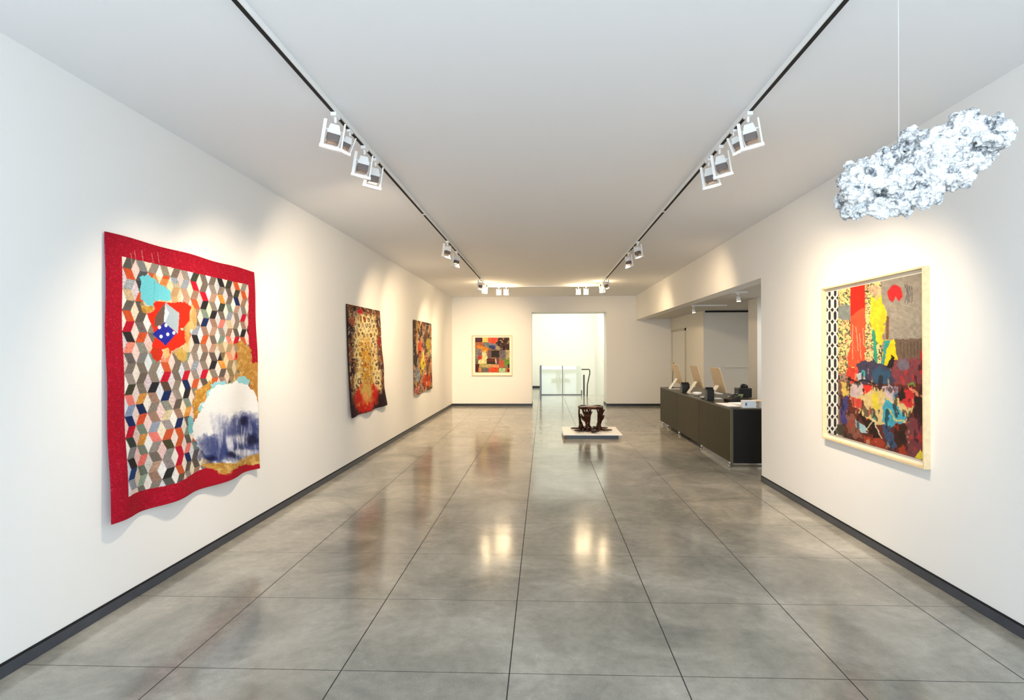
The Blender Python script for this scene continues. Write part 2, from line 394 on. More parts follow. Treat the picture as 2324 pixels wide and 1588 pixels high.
    for (dx, dy) in [(680, 1070), (744, 1050), (692, 1162), (757, 1140), (817, 1126)]: c1.ell(dx, dy, 15, 18, (246, 246, 250), 1, .2)
    c1.poly([(930, 1060), (990, 1000), (1000, 820), (1060, 900), (1050, 1080), (985, 1100), (970, 1260), (930, 1180)], (216, 178, 104), .8, 20, 30, 7)
    c1.poly([(820, 1330), (900, 1270), (950, 1330), (930, 1420), (860, 1390)], (206, 172, 84), .95, 14, 20, 8)
    c1.poly([(700, 1290), (750, 1270), (780, 1350), (720, 1400)], (222, 196, 130), .9, 10, 20, 8)
    c1.poly([(1440, 1240), (1520, 1190), (1610, 1300), (1625, 1600), (1560, 1600), (1450, 1480), (1470, 1330)], (188, 138, 62), .95, 24, 40, 9)
    c1.poly([(1250, 1230), (1430, 1200), (1470, 1560), (1400, 1700), (1350, 1500)], (216, 180, 120), .5, 24, 30, 9)
    for x in (390, 430, 500, 600, 660): c1.line([(x, 290+(x % 70)), (x+14, 420+(x % 50))], 7, (226, 190, 170), .6, 4, 10)
    c2 = cv.tr(200, 840, 4.178)
    c2.poly([(965, 250), (1010, 170), (1080, 140), (1110, 90), (1160, 100), (1150, 160), (1050, 300), (1010, 430), (985, 480), (960, 400)], (208, 152, 60), 1, 34, 40, 10)
    c2.poly([(1280, 120), (1350, 90), (1390, 30), (1470, 10), (1500, -60), (1600, -80), (1610, 330), (1540, 260), (1500, 120), (1400, 80), (1330, 130)], (198, 146, 68), .95, 34, 40, 10)
    c2.poly([(1570, 780), (1610, 740), (1610, 960), (1220, 980), (1060, 900), (1080, 850)], (206, 150, 66), 1, 30, 50, 10)
    c2.poly([(1130, 150), (1160, 110), (1240, 100), (1290, 140), (1380, 90), (1440, 60), (1500, 90), (1500, 190), (1400, 170), (1150, 250), (1050, 420), (1010, 380), (1070, 290)], (150, 218, 230), .95, 30, 34, 11)
    c2.poly([(890, 460), (940, 430), (970, 470), (970, 560), (930, 620), (895, 570)], (120, 190, 200), .95, 20, 30, 11)
    c2.poly([(1170, 150), (1380, 110), (1500, 130), (1580, 300), (1620, 500), (1620, 760), (1400, 880), (1120, 870), (1070, 800), (1030, 720), (950, 640), (965, 540), (990, 470), (1060, 340), (1110, 220)], (252, 252, 252), 1, 26, 40, 12)
    ind = (52, 62, 116)
    for (ex, ey, rx, ry, al) in [(1450, 500, 120, 90, .9), (1400, 560, 180, 90, .6), (1180, 690, 160, 60, .6), (1210, 760, 170, 90, .85), (1560, 660, 90, 100, .95), (1400, 740, 170, 90, .85), (1130, 830, 80, 40, 1), (1290, 790, 110, 60, .9), (1200, 470, 60, 60, .2), (1100, 660, 100, 40, .4), (1330, 620, 140, 80, .55), (1500, 560, 90, 60, .7)]:
        c2.ell(ex, ey, rx, ry, ind, al, 1.0, 44, 34, 14)
    for (ex, ey, rx, ry) in [(1280, 690, 34, 66), (1405, 655, 90, 40), (1430, 780, 120, 30)]: c2.ell(ex, ey, rx, ry, (244, 244, 252), .85, .9, 14, 40, 15)
    xx, yy_ = c2.xy(); stv = fbm(xx*.05, yy_*.009, 91, 3); zone = np.clip(1.25-np.hypot((xx-1370)/300, (yy_-660)/240), 0, 1)
    c2.mix(zone*np.clip((stv-.5)*5, 0, 1), (66, 76, 132), .6); c2.mix(zone*np.clip((.46-stv)*6, 0, 1), (246, 246, 252), .6)
    for (ex, ey, rx, ry) in [(1450, 480, 40, 40), (1520, 660, 50, 50), (1130, 835, 40, 20), (1290, 800, 40, 26)]: c2.ell(ex, ey, rx, ry, (24, 26, 60), .9, .8, 16, 30, 16)
    c2.poly([(1060, 890), (1300, 880), (1590, 780), (1590, 915), (1260, 1000), (1180, 950)], (206, 158, 74), .75, 24, 40, 17)
    c2.poly([(1060, 938), (1260, 960), (1390, 905), (1600, 890), (1600, 1100), (1000, 1100)], (178, 12, 40), 1, 14, 30, 18)
    c2.ell(1230, 960, 60, 30, (212, 160, 70), .9, .4, 14, 20, 19)
    gm = np.clip(1-np.linalg.norm(cv.c-np.array([.80, .60, .27]), axis=1)/.16, 0, 1); gx, gy = c1.tr(200, 500, 4.411).xy()
    cv.mix(gm*(fbm(gx*.03, gy*.03, 61, 4) > .52), (168, 118, 48), .6); cv.mix(gm*(fbm(gx*.04, gy*.035, 62, 4) > .60), (238, 206, 130), .7)
    cv.grain(.10, .6, seed=31)
    fold = .5+.5*np.sin(u*2*PI*3.1+.8*np.sin(u*5)+.4); off = .012+.055*fold*v**2.2+.008*np.sin(v*9+u*4)**2
    P = np.stack([off+.008, y, z], -1)
    o = sheet('patchwork_quilt', P, cv, fabric, thick=.007, flip=True)
    return tag(o, 'large tumbling block patchwork quilt with a wide red border and a painted white cloud', 'quilt')
quilt_large()

# ---- middle quilt: cream and gold with dark ovals
def quilt_middle():
    nu, nv = 240, 300
    u, v = np.meshgrid(np.linspace(0, 1, nu), np.linspace(0, 1, nv))
    yr = 9.87+.33*v+.05*np.sin(v*14)*v
    y = 8.185+.09*v+(yr-(8.185+.09*v))*u; z = 2.415+.015*u-(2.415-.745)*v
    cv = Canvas(u, v, (238, 220, 158)); x, t = cv.X, cv.Y
    n1 = fbm(x*6, t*9, 2); n2 = fbm(x*14, t*22, 4)
    goldm = np.clip(1.6-np.abs(x-.48-.08*(n1-.5))*7, 0, 1)*np.clip((t-.22)*5, 0, 1)
    cv.mix(goldm*np.clip(.45+n2, 0, 1), (206, 152, 46), 1.)
    edge = np.clip((.22-x)*9+(n1-.5)*2.4, 0, 1)*np.clip(.6+n2*.6, 0, 1)
    edge = np.maximum(edge, np.clip((x-.84)*10+(n1-.5)*2.2, 0, 1)*np.clip(1.2-np.abs(t-.4)*1., 0, 1))
    edge = np.maximum(edge, np.clip((.07-t)*26+(n1-.5)*1.5, 0, 1))
    cv.mix(edge, (112, 52, 38), .9); cv.mix(edge*(n2 > .58), (44, 24, 26), 1)
    # staggered dark ovals, each with a pale heart
    a = x*9+1.1*(fbm(x*7, t*9, 41)-.5); b = t*21+1.3*(fbm(x*8, t*12, 43)-.5); row = np.floor(b); a2 = a+.5*np.mod(row, 2); ci, fx, fy = np.floor(a2), np.mod(a2, 1)-.5, np.mod(b, 1)-.5
    sz = .26+.26*_h(ci.astype(np.int64), row.astype(np.int64), 8); dd = np.hypot(fx*1.35, fy)/sz+.5*(n2-.5)
    ring = (dd < 1)*1.
    tone = _h(ci.astype(np.int64), row.astype(np.int64), 3)[:, None]
    cc = np.where(tone < .35, np.array([[60, 36, 30.]]), np.where(tone < .6, np.array([[88, 84, 92.]]), np.where(tone < .8, np.array([[150, 92, 30.]]), np.array([[120, 30, 30.]]))))/255.
    al = (ring*np.where(tone[:, 0] < .85, .85, .2)*(1-goldm*.35))[:, None]; cv.c = cv.c*(1-al)+cc*al
    cv.mix((dd < .42) & (tone[:, 0] < .7), (232, 206, 140), .8); cv.mix((fbm(x*26, t*40, 12) > .66), (150, 96, 40), .55); cv.mix((fbm(x*22, t*34, 13) > .68), (250, 238, 200), .6)
    # red U at the foot, dark corners
    foot = np.clip((t-.80)*14+(n1-.5)*2, 0, 1); cv.mix(foot, (44, 22, 32), 1)
    cv.tr(0, 0, 1)
    cv.ell(.43, .86, .34, .13, (206, 36, 22), .95, .3, .05, .06, 5); cv.ell(.45, .80, .15, .10, (206, 170, 90), 1, .5, .05, .04, 6)
    cv.ell(.46, .9, .2, .03, (226, 120, 60), .6, .8, .05, .05, 7)
    cv.mix((n2 > .63) & (t > .8) & (t < .96) & (np.abs(x-.45) < .3), (232, 150, 90), .7)
    cv.ell(.36, .045, .07, .025, (200, 24, 34), 1, .3, .02, .03, 8); cv.ell(.25, .08, .14, .03, (160, 120, 110), .4, .5)
    cv.ell(.93, .33, .07, .05, (170, 40, 30), .9, .5, .04, .05, 9); cv.ell(.12, .14, .08, .04, (196, 96, 66), .8, .5, .04, .05)
    cv.mix(x < .025, (38, 18, 24), .9)
    cv.grain(.12, 60, 90)
    fold = .5+.5*np.sin(u*2*PI*2.3+1.2); off = .012+.05*fold*v**2.5
    o = sheet('patchwork_quilt', np.stack([off+.008, y, z], -1), cv, fabric, thick=.007, flip=True)
    return tag(o, 'cream and gold quilt with dark ovals and a red foot, hanging between two other quilts', 'quilt')
quilt_middle()

# ---- far quilt on the left wall: brown and orange strips
def quilt_far():
    nu, nv = 150, 200
    u, v = np.meshgrid(np.linspace(0, 1, nu), np.linspace(0, 1, nv))
    y = 12.44+(14.44-12.44)*u+.05*v*(1-u); z = 2.42-(2.42-.765+.02*(1-u))*v+.02*u*v
    cv = Canvas(u, v, (156, 112, 74)); x, t = cv.X, cv.Y
    cell = np.floor(x*9).astype(np.int64); rb = np.floor(t*12+.45*np.abs(np.mod(x*9, 2)-1)*2).astype(np.int64)
    hh = _h(cell, rb, 4); pal = np.array([(176, 116, 74), (120, 78, 50), (204, 140, 96), (86, 62, 48), (190, 150, 96), (150, 140, 128), (214, 168, 130), (66, 50, 44)])/255.
    cv.c = pal[(hh*7.99).astype(int)]*(.85+.3*fbm(x*30, t*14, 3)[:, None])
    cv.tr(930, 290, 225/1., 1)
    cv.tr(0, 0, 1)
    def e(a, b, rx, ry, c, al=.9, seed=2): cv.ell(a, b, rx, ry, c, al, .35, .06, .08, seed)
    e(.33, .36, .13, .10, (214, 74, 36)); e(.5, .34, .07, .05, (90, 70, 80)); e(.80, .33, .14, .08, (186, 168, 56)); e(.82, .45, .08, .05, (190, 176, 80))
    e(.46, .60, .15, .07, (230, 208, 36)); e(.40, .68, .06, .07, (206, 190, 40)); e(.5, .5, .05, .08, (236, 214, 90)); e(.15, .72, .14, .08, (140, 140, 150)); e(.2, .78, .1, .05, (160, 176, 190))
    e(.66, .86, .26, .10, (196, 64, 34)); e(.8, .92, .12, .05, (222, 110, 60)); e(.16, .93, .14, .06, (206, 104, 96)); e(.1, .5, .07, .12, (70, 70, 60)); e(.75, .6, .1, .09, (150, 84, 60)); e(.6, .25, .1, .06, (80, 54, 46), .7)
    cv.mix(fbm(x*16, t*26, 9) > .66, (52, 36, 34), .75); cv.mix(fbm(x*18, t*24, 19) > .70, (236, 214, 180), .7)
    cv.grain(.2, 40, 60)
    off = .014+.03*(.5+.5*np.sin(u*9))*v**2
    o = sheet('patchwork_quilt', np.stack([off+.008, y, z], -1), cv, fabric, thick=.007, flip=True)
    return tag(o, 'brown and orange striped quilt with yellow patches, last one before the far corner', 'quilt')
quilt_far()

# ---- framed pictures
oak = mat('pale_maple', (222, 200, 160), .5, noise=.10, nscale=30)
frame_white = mat('cream_lacquer', (240, 232, 214), .5)
def frame_bars(bm, w, h, t, d, mi=0):
    """a frame in the local X-Z plane, back at y=0, front at y=-d"""
    for (x0, x1, z0, z1) in ((0, t, 0, h), (w-t, w, 0, h), (t, w-t, 0, t), (t, w-t, h-t, h)): box(bm, x0, x1, -d, 0, z0, z1, mi)
def framed(name, loc, rz, w, h, t, d, label):
    r = empty(name, loc, rz); tag(r, label, 'picture')
    bm = bmesh.new(); frame_bars(bm, w, h, t, d); obj('frame', bm, oak, r)
    obj('mat_board', bx(t, w-t, -.012, -.002, t, h-t), frame_white, r)
    return r
# right wall: local x runs towards the camera (rz=-90deg): world y = loc.y - x
y0, y1, z0, z1 = 5.89, 4.34, .838, 2.345
fr = framed('framed_painting', (W, y0, z0), -PI/2, y0-y1, z1-z0, .014, .05, 'large framed abstract painting in a maple box frame on the right wall')
def painting_big():
    nu, nv = 250, 330; w, h = y0-y1, z1-z0
    u, v = np.meshgrid(np.linspace(.052, w-.040, nu), np.linspace(h-.045, .060, nv))
    px, py = proj(np.full_like(u, W-.03), y0-u, z0+v)
    cv = Canvas(px, py, (150, 138, 124)); cv.tr(1850, 590, 3.114)
    tanp = (222, 206, 136)
    cv.rect(150, 100, 460, 800, tanp)
    x, y = cv.xy(); lf = fbm(x*.09, y*.09, 6, 3); reg = (x > 150) & (x < 480) & (y < 960)
    cv.mix(reg & (lf > .60), (52, 92, 62), .85); cv.mix(reg & (fbm(x*.08, y*.08, 16, 3) > .64), (214, 120, 110), .8); cv.mix(reg & (fbm(x*.1, y*.1, 26, 3) > .66), (60, 50, 40), .8)
    cv.poly([(150, 330), (200, 310), (300, 330), (300, 400), (200, 425), (150, 410)], (128, 136, 132), 1, 8, 20, 2)
    cv.poly([(390, 260), (470, 240), (520, 320), (500, 420), (470, 600), (410, 560), (380, 420)], (226, 206, 40), .9, 20, 30, 3)
    cv.poly([(370, 190), (440, 170), (480, 230), (430, 290)], (206, 170, 140), .7, 14, 20, 4)
    cv.rect(246, 150, 350, 400, (226, 36, 22), 1, 3, 20, 3)
    cv.poly([(246, 395), (350, 330), (350, 740), (300, 830), (270, 760), (225, 740), (250, 560)], (232, 84, 52), 1, 10, 30, 4)
    for (a, b, c, d_) in [(262, 460, 262, 700), (285, 470, 300, 640), (310, 520, 322, 700), (335, 480, 338, 600)]: cv.line([(a, b), (c, d_)], 6, (244, 170, 140), .8, 4, 20)
    # grey field upper right with fine ruling
    cv.poly([(460, 90), (770, 60), (770, 560), (520, 560), (500, 480), (530, 420), (470, 300)], (148, 140, 128), 1, 10, 30, 5)
    x, y = cv.xy(); g = cv.pmask([(520, 300), (770, 290), (770, 550), (520, 550)]); cv.mix(g & (np.mod(y*.08+x*.012, 1) < .42), (176, 170, 154), .6)
    cv.ell(560, 240, 52, 62, (206, 40, 44), 1, .1, 8, 20, 6); cv.poly([(540, 320), (565, 255), (600, 320)], (150, 142, 130), 1, 4, 10)
    for k in range(4): cv.line([(625+k*18, 170+6*k), (650+k*10, 230), (632+k*16, 300)], 6, (84, 80, 84), .85, 8, 24, 7+k)
    cv.poly([(500, 395), (520, 400), (515, 560), (495, 560)], (120, 84, 60), 1, 3, 10)
    cv.poly([(500, 560), (575, 565), (590, 700), (560, 740), (480, 760), (470, 660)], (226, 202, 30), 1, 12, 24, 8)
    cv.poly([(560, 560), (770, 555), (770, 720), (640, 740), (580, 700)], (110, 92, 78), 1, 12, 30, 9)
    for k in range(7): cv.line([(600+k*24, 575), (602+k*24, 660+(k*37) % 60)], 5, (70, 54, 46), .6, 5, 20, k)
    cv.poly([(400, 490), (420, 500), (440, 700), (430, 770), (412, 700)], (50, 150, 120), 1, 6, 16)
    cv.poly([(485, 570), (530, 565), (500, 640), (480, 770), (462, 740), (480, 660)], (56, 150, 140), 1, 6, 16)
    # dark turbulent middle
    cv.poly([(540, 720), (600, 690), (660, 700), (780, 700), (780, 900), (560, 900), (520, 800)], (128, 62, 70), 1, 20, 40, 10)
    cv.ell(620, 740, 44, 44, (112, 108, 122), .9, .4, 10, 20); cv.poly([(740, 640), (790, 640), (790, 830), (745, 800)], (196, 30, 48), .9, 12, 24)
    cv.poly([(300, 740), (400, 700), (520, 760), (560, 860), (500, 900), (400, 880), (300, 860)], (64, 60, 84), 1, 26, 34, 11)
    cv.poly([(395, 780), (450, 750), (530, 790), (520, 870), (450, 880), (400, 860)], (46, 84, 112), .9, 18, 24, 12)
    cv.poly([(500, 760), (540, 670), (560, 690), (545, 770)], (30, 26, 24), 1, 12, 14, 13)
    cv.poly([(220, 740), (300, 780), (300, 860), (250, 880), (225, 830)], (212, 60, 44), .95, 18, 24, 14)
    cv.poly([(290, 800), (340, 790), (350, 850), (300, 860)], (198, 210, 216), .9, 10, 14, 15); cv.ell(335, 800, 16, 24, (70, 170, 180), 1, .3, 6, 10)
    cv.line([(240, 845), (290, 860), (360, 850), (420, 880)], 14, (36, 24, 24), .95, 10, 20)
    # lower half
    cv.poly([(165, 850), (220, 860), (240, 1250), (165, 1235)], (120, 84, 76), 1, 14, 30, 16)
    cv.poly([(210, 880), (780, 880), (790, 1430), (200, 1260)], (96, 44, 38), 1, 16, 40, 17)
    cv.poly([(180, 860), (225, 860), (235, 960), (190, 960)], (216, 186, 96), .95, 12, 18, 18)
    cv.poly([(240, 890), (330, 870), (330, 990), (260, 1010), (240, 960)], (206, 190, 190), .9, 16, 24, 19)
    cv.poly([(335, 880), (395, 890), (400, 960), (350, 1000)], (224, 52, 44), 1, 12, 20, 20)
    cv.poly([(250, 1000), (420, 900), (640, 1000), (700, 1040), (640, 1160), (420, 1160), (330, 1100)], (214, 190, 130), 1, 20, 34, 21)
    cv.poly([(240, 960), (340, 1000), (330, 1060), (260, 1030)], (214, 84, 66), .95, 14, 24, 22)
    cv.poly([(395, 950), (440, 930), (445, 1050), (410, 1060)], (222, 204, 60), 1, 10, 16, 23)
    cv.poly([(470, 900), (530, 880), (560, 920), (540, 1000), (500, 960)], (206, 190, 200), .9, 14, 20, 24)
    cv.poly([(555, 890), (585, 900), (580, 960), (540, 1000)], (104, 150, 180), .9, 8, 16, 25)
    cv.poly([(490, 970), (520, 1000), (590, 1040), (650, 1130), (600, 1160), (520, 1180), (470, 1140), (480, 1040)], (66, 164, 190), 1, 14, 24, 26)
    cv.poly([(380, 1030), (420, 1090), (440, 1140), (410, 1120), (380, 1080)], (72, 140, 130), .9, 10, 14, 27)
    cv.line([(520, 1050), (560, 1130), (640, 1140)], 12, (206, 196, 120), .9, 10, 14, 28)
    cv.poly([(590, 930), (680, 900), (700, 1010), (650, 1050), (600, 1000)], (206, 48, 52), .95, 18, 26, 29)
    cv.poly([(580, 950), (620, 890), (640, 960), (600, 1000)], (32, 22, 26), .95, 12, 16, 30)
    cv.poly([(640, 880), (760, 960), (750, 980), (680, 930)], (222, 140, 110), .9, 12, 18, 31); cv.line([(655, 880), (690, 870), (700, 890)], 14, (110, 140, 60), 1, 6, 12)
    cv.poly([(700, 960), (790, 980), (790, 1200), (740, 1220), (690, 1100)], (44, 28, 26), .95, 18, 28, 32)
    cv.poly([(180, 980), (225, 960), (230, 1140), (190, 1180), (170, 1100)], (64, 64, 130), .95, 14, 20, 33)
    cv.poly([(215, 1060), (280, 1100), (330, 1260), (230, 1260), (220, 1150)], (140, 88, 72), .9, 14, 22, 34)
    cv.poly([(280, 1120), (350, 1180), (370, 1230), (320, 1220), (290, 1170)], (160, 196, 206), 1, 12, 18, 35)
    cv.poly([(290, 1070), (420, 1150), (450, 1260), (420, 1270), (350, 1170)], (40, 26, 22), 1, 16, 20, 36)
    cv.line([(360, 1200), (410, 1130), (430, 1180), (470, 1260)], 8, (226, 214, 180), .9, 8, 14, 37)
    cv.poly([(465, 1160), (520, 1170), (570, 1290), (550, 1350), (500, 1300)], (62, 80, 112), 1, 14, 22, 38)
    cv.poly([(330, 1240), (480, 1270), (500, 1340), (340, 1290)], (164, 62, 40), .95, 14, 24, 39)
    cv.poly([(560, 1160), (640, 1150), (640, 1250), (600, 1350), (560, 1280)], (58, 32, 24), 1, 16, 24, 40)
    cv.poly([(640, 1100), (790, 1180), (790, 1430), (640, 1380)], (122, 66, 72), .85, 20, 34, 41)
    cv.poly([(590, 1330), (640, 1290), (650, 1400), (590, 1370)], (170, 60, 40), .9, 12, 16); cv.poly([(700, 1390), (740, 1340), (770, 1400), (730, 1410)], (224, 206, 60), 1, 8, 12)
    for k in range(8): cv.line([(690+k*11, 1080+(k*31) % 90), (694+k*11, 1300+(k*17) % 60)], 4, (170, 40, 70), .5, 5, 20, k)
    x, y = cv.xy(); low = y > 700; cv.mix(low & (fbm(x*.03, y*.012, 66) > .66), (30, 22, 24), .6); cv.mix(low & (x > 200) & (fbm(x*.035, y*.014, 76) > .75), (230, 200, 150), .5); cv.mix(low & (fbm(x*.03, y*.012, 86) > .73), (206, 52, 48), .6)
    # black and white lattice strip on the left
    st = (x > 60) & (x < 152)
    cv.mix((x < 158), (238, 234, 222), 1)
    w2 = np.mod((y-225-(152-x)*.0)/168., 1)*2*PI; x_ = (x-76)/76.
    c_ = np.cos(w2)
    cv.mix((x < 158), (34, 36, 44), 1)
    for (cx_, am, sg) in [(.30, .20, 1), (.30, .20, -1), (.82, .20, 1), (.82, .20, -1)]:
        cen = cx_+sg*am*np.clip(c_*1.5, -1, 1)
        cv.mix((x < 158) & (np.abs(x_-cen) < .085), (240, 238, 230), 1)
    cv.poly([(158, 1160), (200, 1160), (210, 1250), (140, 1225)], (60, 60, 48), .8, 14, 20)
    cv.grain(.12, .05, seed=71)
    P = np.stack([u, np.full_like(u, -.02), v], -1)
    return sheet('canvas', P, cv, oilpaint, fr, thick=.006)
painting_big()
# ---- small framed collage on the far wall
fr2 = framed('framed_collage', (.634, D, .952), 0, 1.255, 1.262, .02, .045, 'small square framed collage on the far wall left of the opening')
def collage():
    a0 = on(1078.5, 766, 1, D-.02); a1 = on(1156.5, 844.5, 1, D-.02)
    nu = nv = 150
    X, Z = np.meshgrid(np.linspace(a0[0], a1[0], nu), np.linspace(a0[2], a1[2], nv))
    px, py = proj(X, np.full_like(X, D-.02), Z)
    cv = Canvas(px, py, (150, 120, 90)); cv.tr(1060, 750, 13.233)
    R = cv.rect
    R(230, 200, 460, 350, (84, 36, 40)); R(320, 235, 410, 300, (70, 40, 90)); R(460, 190, 630, 350, (236, 206, 110)); R(625, 190, 960, 400, (222, 96, 70)); R(710, 230, 860, 370, (232, 70, 48), 1, 20, 40)
    cv.poly([(950, 200), (1260, 210), (1270, 580), (1000, 580), (900, 420)], (70, 40, 34), 1, 20, 40, 3)
    x, y = cv.xy(); q = (x > 930) & (y < 590); cv.mix(q & (fbm(x*.02, y*.02, 5) > .62), (206, 176, 150), .8); cv.mix(q & (fbm(x*.02, y*.02, 15) > .62), (24, 16, 16), .9)
    R(230, 360, 480, 540, (196, 110, 70), 1, 15, 40); cv.poly([(330, 440), (640, 520), (650, 640), (330, 620)], (222, 142, 44), 1, 25, 50, 4)
    R(230, 540, 440, 850, (140, 130, 124)); R(330, 640, 440, 760, (120, 96, 120), .8); R(330, 760, 450, 860, (196, 60, 30), 1, 15, 30)
    cv.poly([(450, 640), (560, 590), (620, 840), (590, 1000), (340, 1000), (340, 880), (450, 850)], (240, 222, 160), 1, 12, 40, 5)
    R(620, 590, 740, 840, (120, 90, 96)); R(730, 600, 970, 800, (44, 36, 30), 1, 15, 40); R(970, 580, 1160, 830, (118, 108, 116)); R(1160, 590, 1290, 860, (180, 170, 124))
    R(585, 840, 850, 1000, (96, 44, 34)); R(600, 930, 850, 1000, (50, 50, 24)); R(850, 830, 960, 1000, (96, 64, 70)); cv.poly([(840, 850), (880, 850), (890, 980), (850, 980)], (232, 206, 190))
    cv.poly([(480, 370), (700, 360), (880, 430), (850, 580), (660, 520), (560, 470)], (120, 130, 140), 1, 20, 40, 6); cv.poly([(640, 470), (760, 430), (870, 470), (820, 580), (700, 540)], (58, 60, 120), 1, 20, 30, 7)
    R(860, 340, 930, 420, (70, 64, 70), 1, 10, 20); cv.ell(920, 510, 50, 60, (170, 160, 130), 1, .2)
    R(230, 850, 330, 1010, (110, 104, 96)); R(230, 1000, 370, 1245, (84, 34, 36), 1, 14, 30); R(340, 1110, 430, 1245, (206, 140, 80), 1, 14, 30)
    R(370, 1000, 700, 1110, (190, 176, 110)); R(680, 1020, 960, 1110, (236, 160, 110)); R(430, 1110, 640, 1250, (130, 128, 116)); cv.mix(cv.pmask([(430, 1110), (640, 1110), (640, 1250), (430, 1250)]) & (np.mod(x*.02+y*.02, 1) < .4), (60, 62, 60), .8)
    R(640, 1120, 760, 1250, (214, 90, 70)); R(740, 1110, 940, 1260, (234, 80, 34)); R(960, 1130, 1160, 1270, (176, 214, 160)); R(1150, 1130, 1290, 1260, (200, 130, 84)); R(1210, 1150, 1270, 1240, (110, 30, 36), 1, 10, 20)
    R(960, 860, 1120, 1100, (196, 96, 70), 1, 20, 40, 8); R(1120, 860, 1290, 1060, (110, 150, 62), 1, 16, 40, 9); R(1230, 1000, 1290, 1120, (50, 60, 50)); R(1020, 850, 1120, 900, (110, 130, 90))
    cv.grain(.3, .03, seed=8)
    P = np.stack([X-.634, np.full_like(X, -.02), Z-.952], -1)
    return sheet('canvas', P, cv, oilpaint, fr2, thick=.006)
collage()

# ------------------------------------------------------------------ lighting tracks and spotlights
def track(name, x, ya, yb, sgn, label):
    r = empty(name, (x, ya, H)); tag(r, label, 'lighting track', 'lighting tracks under the gallery ceiling')
    L = yb-ya
    obj('track_channel', bx(-.017, .017, 0, L, -.036, -.001), whitemetal, r)
    bm = bmesh.new(); box(bm, -.0125+sgn*.0048, .0125+sgn*.0048, .01, L-.01, -.0385, -.0358); o = obj('slot', bm, reveal, r)
    for yy in (6.9, 9.6): 
        if yy-ya < L: obj('joint_cover', bx(-.0175, .0175, yy-ya-.03, yy-ya+.03, -.0392, -.0005), whitemetal, r)
    return r
track('lighting_track', 1.425, -1.5, 14.7, -1, 'long white lighting track with a black slot on the left half of the ceiling')
track('lighting_track', 4.318, -1.5, 14.7, 1, 'long white lighting track with a black slot on the right half of the ceiling')

louverm = mat('dark_louver', (110, 100, 96), .5)
lampglow = mat('lamp_face', (255, 240, 210), .4, emit=(1.0, .84, .60, 22.0))
lampdim = mat('lamp_face_shielded', (200, 190, 170), .4, emit=(1.0, .84, .60, .35))
def spotlight(x, y, side, label, group, yaw=.5, tilt=.25, power=SPOT_W, target=None, glow=False, z=None, s=1.0, blend=1.0, size=78):
    """white track head: adapter, stem, tapered housing with a louver, and a bent square bracket under it"""
    z = H-.037 if z is None else z
    r = empty('track_spotlight', (x, y, z)); tag(r, label, 'spotlight', group)
    bm = bmesh.new(); box(bm, -.020*s, .020*s, -.045*s, .045*s, -.026*s, 0, bev=.004); obj('adapter', bm, whitemetal, r)
    bm = bmesh.new(); tube(bm, [(0, 0, -.02*s), (0, 0, -.065*s)], .010*s); obj('stem', bm, whitemetal, r)
    # aim
    Mr = Matrix.Translation((0, 0, -.05*s)) @ Matrix.Rotation(side*yaw, 4, 'Z') @ Matrix.Rotation(side*tilt, 4, 'Y')
    bm = bmesh.new()
    wt, t = .066*s, .011*s; h = .185*s
    box(bm, -wt-t, -wt+t, -.012, .012, -h, -.005, M=Mr); box(bm, wt-t*.5, wt+t*.5, -.012, .012, -h, -.005, M=Mr)
    box(bm, -wt-t*1.3, wt+t, -.016*s, .016*s, -h-.022*s, -h, M=Mr)
    obj('bracket', bm, whitemetal, r)
    bm = bmesh.new()
    a, b = .030*s, .046*s
    vs = [bm.verts.new(Mr @ Vector(p)) for p in [(-a, -a, -.035*s), (a, -a, -.035*s), (a, a, -.035*s), (-a, a, -.035*s), (-b, -b, -.105*s), (b, -b, -.105*s), (b, b, -.105*s), (-b, b, -.105*s)]]
    for q in ((0, 1, 2, 3), (0, 4, 5, 1), (1, 5, 6, 2), (2, 6, 7, 3), (3, 7, 4, 0), (4, 7, 6, 5)): bm.faces.new([vs[i] for i in q])
    tube(bm, [Mr @ Vector((-wt, 0, -.07*s)), Mr @ Vector((wt, 0, -.07*s))], .007*s)
    obj('lamp_housing', bm, whitemetal, r)
    bm = bmesh.new()
    for k in range(4): 
        e = b-.004; box(bm, -e, e, -e+k*2*e/3.3, -e+k*2*e/3.3+.004, -.155*s, -.106*s, M=Mr)
    box(bm, -b+.004, -b+.008, -b+.004, b-.004, -.155*s, -.106*s, M=Mr); box(bm, b-.008, b-.004, -b+.004, b-.004, -.155*s, -.106*s, M=Mr)
    obj('louver', bm, louverm, r)
    bm = bmesh.new(); tube(bm, [Mr @ Vector((0, 0, -.1055*s)), Mr @ Vector((0, 0, -.122*s))], (.028 if not glow else .036)*s, 16)
    if glow:
        g_ = bmesh.ops.create_icosphere(bm, subdivisions=2, radius=.040*s); bmesh.ops.translate(bm, verts=g_['verts'], vec=Mr @ Vector((0, -.035, -.135*s)))
    obj('lamp', bm, lampglow if glow else lampdim, r, True)
    if glow:
        l = bpy.data.lights.new('lamp_spill', 'POINT'); l.energy = 5.5; l.color = (1, .74, .42); l.shadow_soft_size = .05
        lo = bpy.data.objects.new('lamp_spill', l); col.objects.link(lo); lo.parent = r; lo.location = (0, -.10, -.19*s)
    if power:
        l = bpy.data.lights.new('spot_beam', 'SPOT'); l.energy = power; l.color = SPOT_C if y < 6 else (1.0, .73, .44); l.spot_size = math.radians(size); l.spot_blend = blend; l.shadow_soft_size = .08
        lo = bpy.data.objects.new('spot_beam', l); col.objects.link(lo); p = Mr @ Vector((0, 0, -.165*s)); lo.parent = r; lo.location = p
        tv = Vector(target or (x+side*-1.0, y, 1.5))-(Vector((x, y, z))+p); lo.rotation_euler = tv.to_track_quat('-Z', 'Y').to_euler()
    return r
GL, GR = 'track heads on the left track', 'track heads on the right track'
xl, xr = 1.425, 4.318
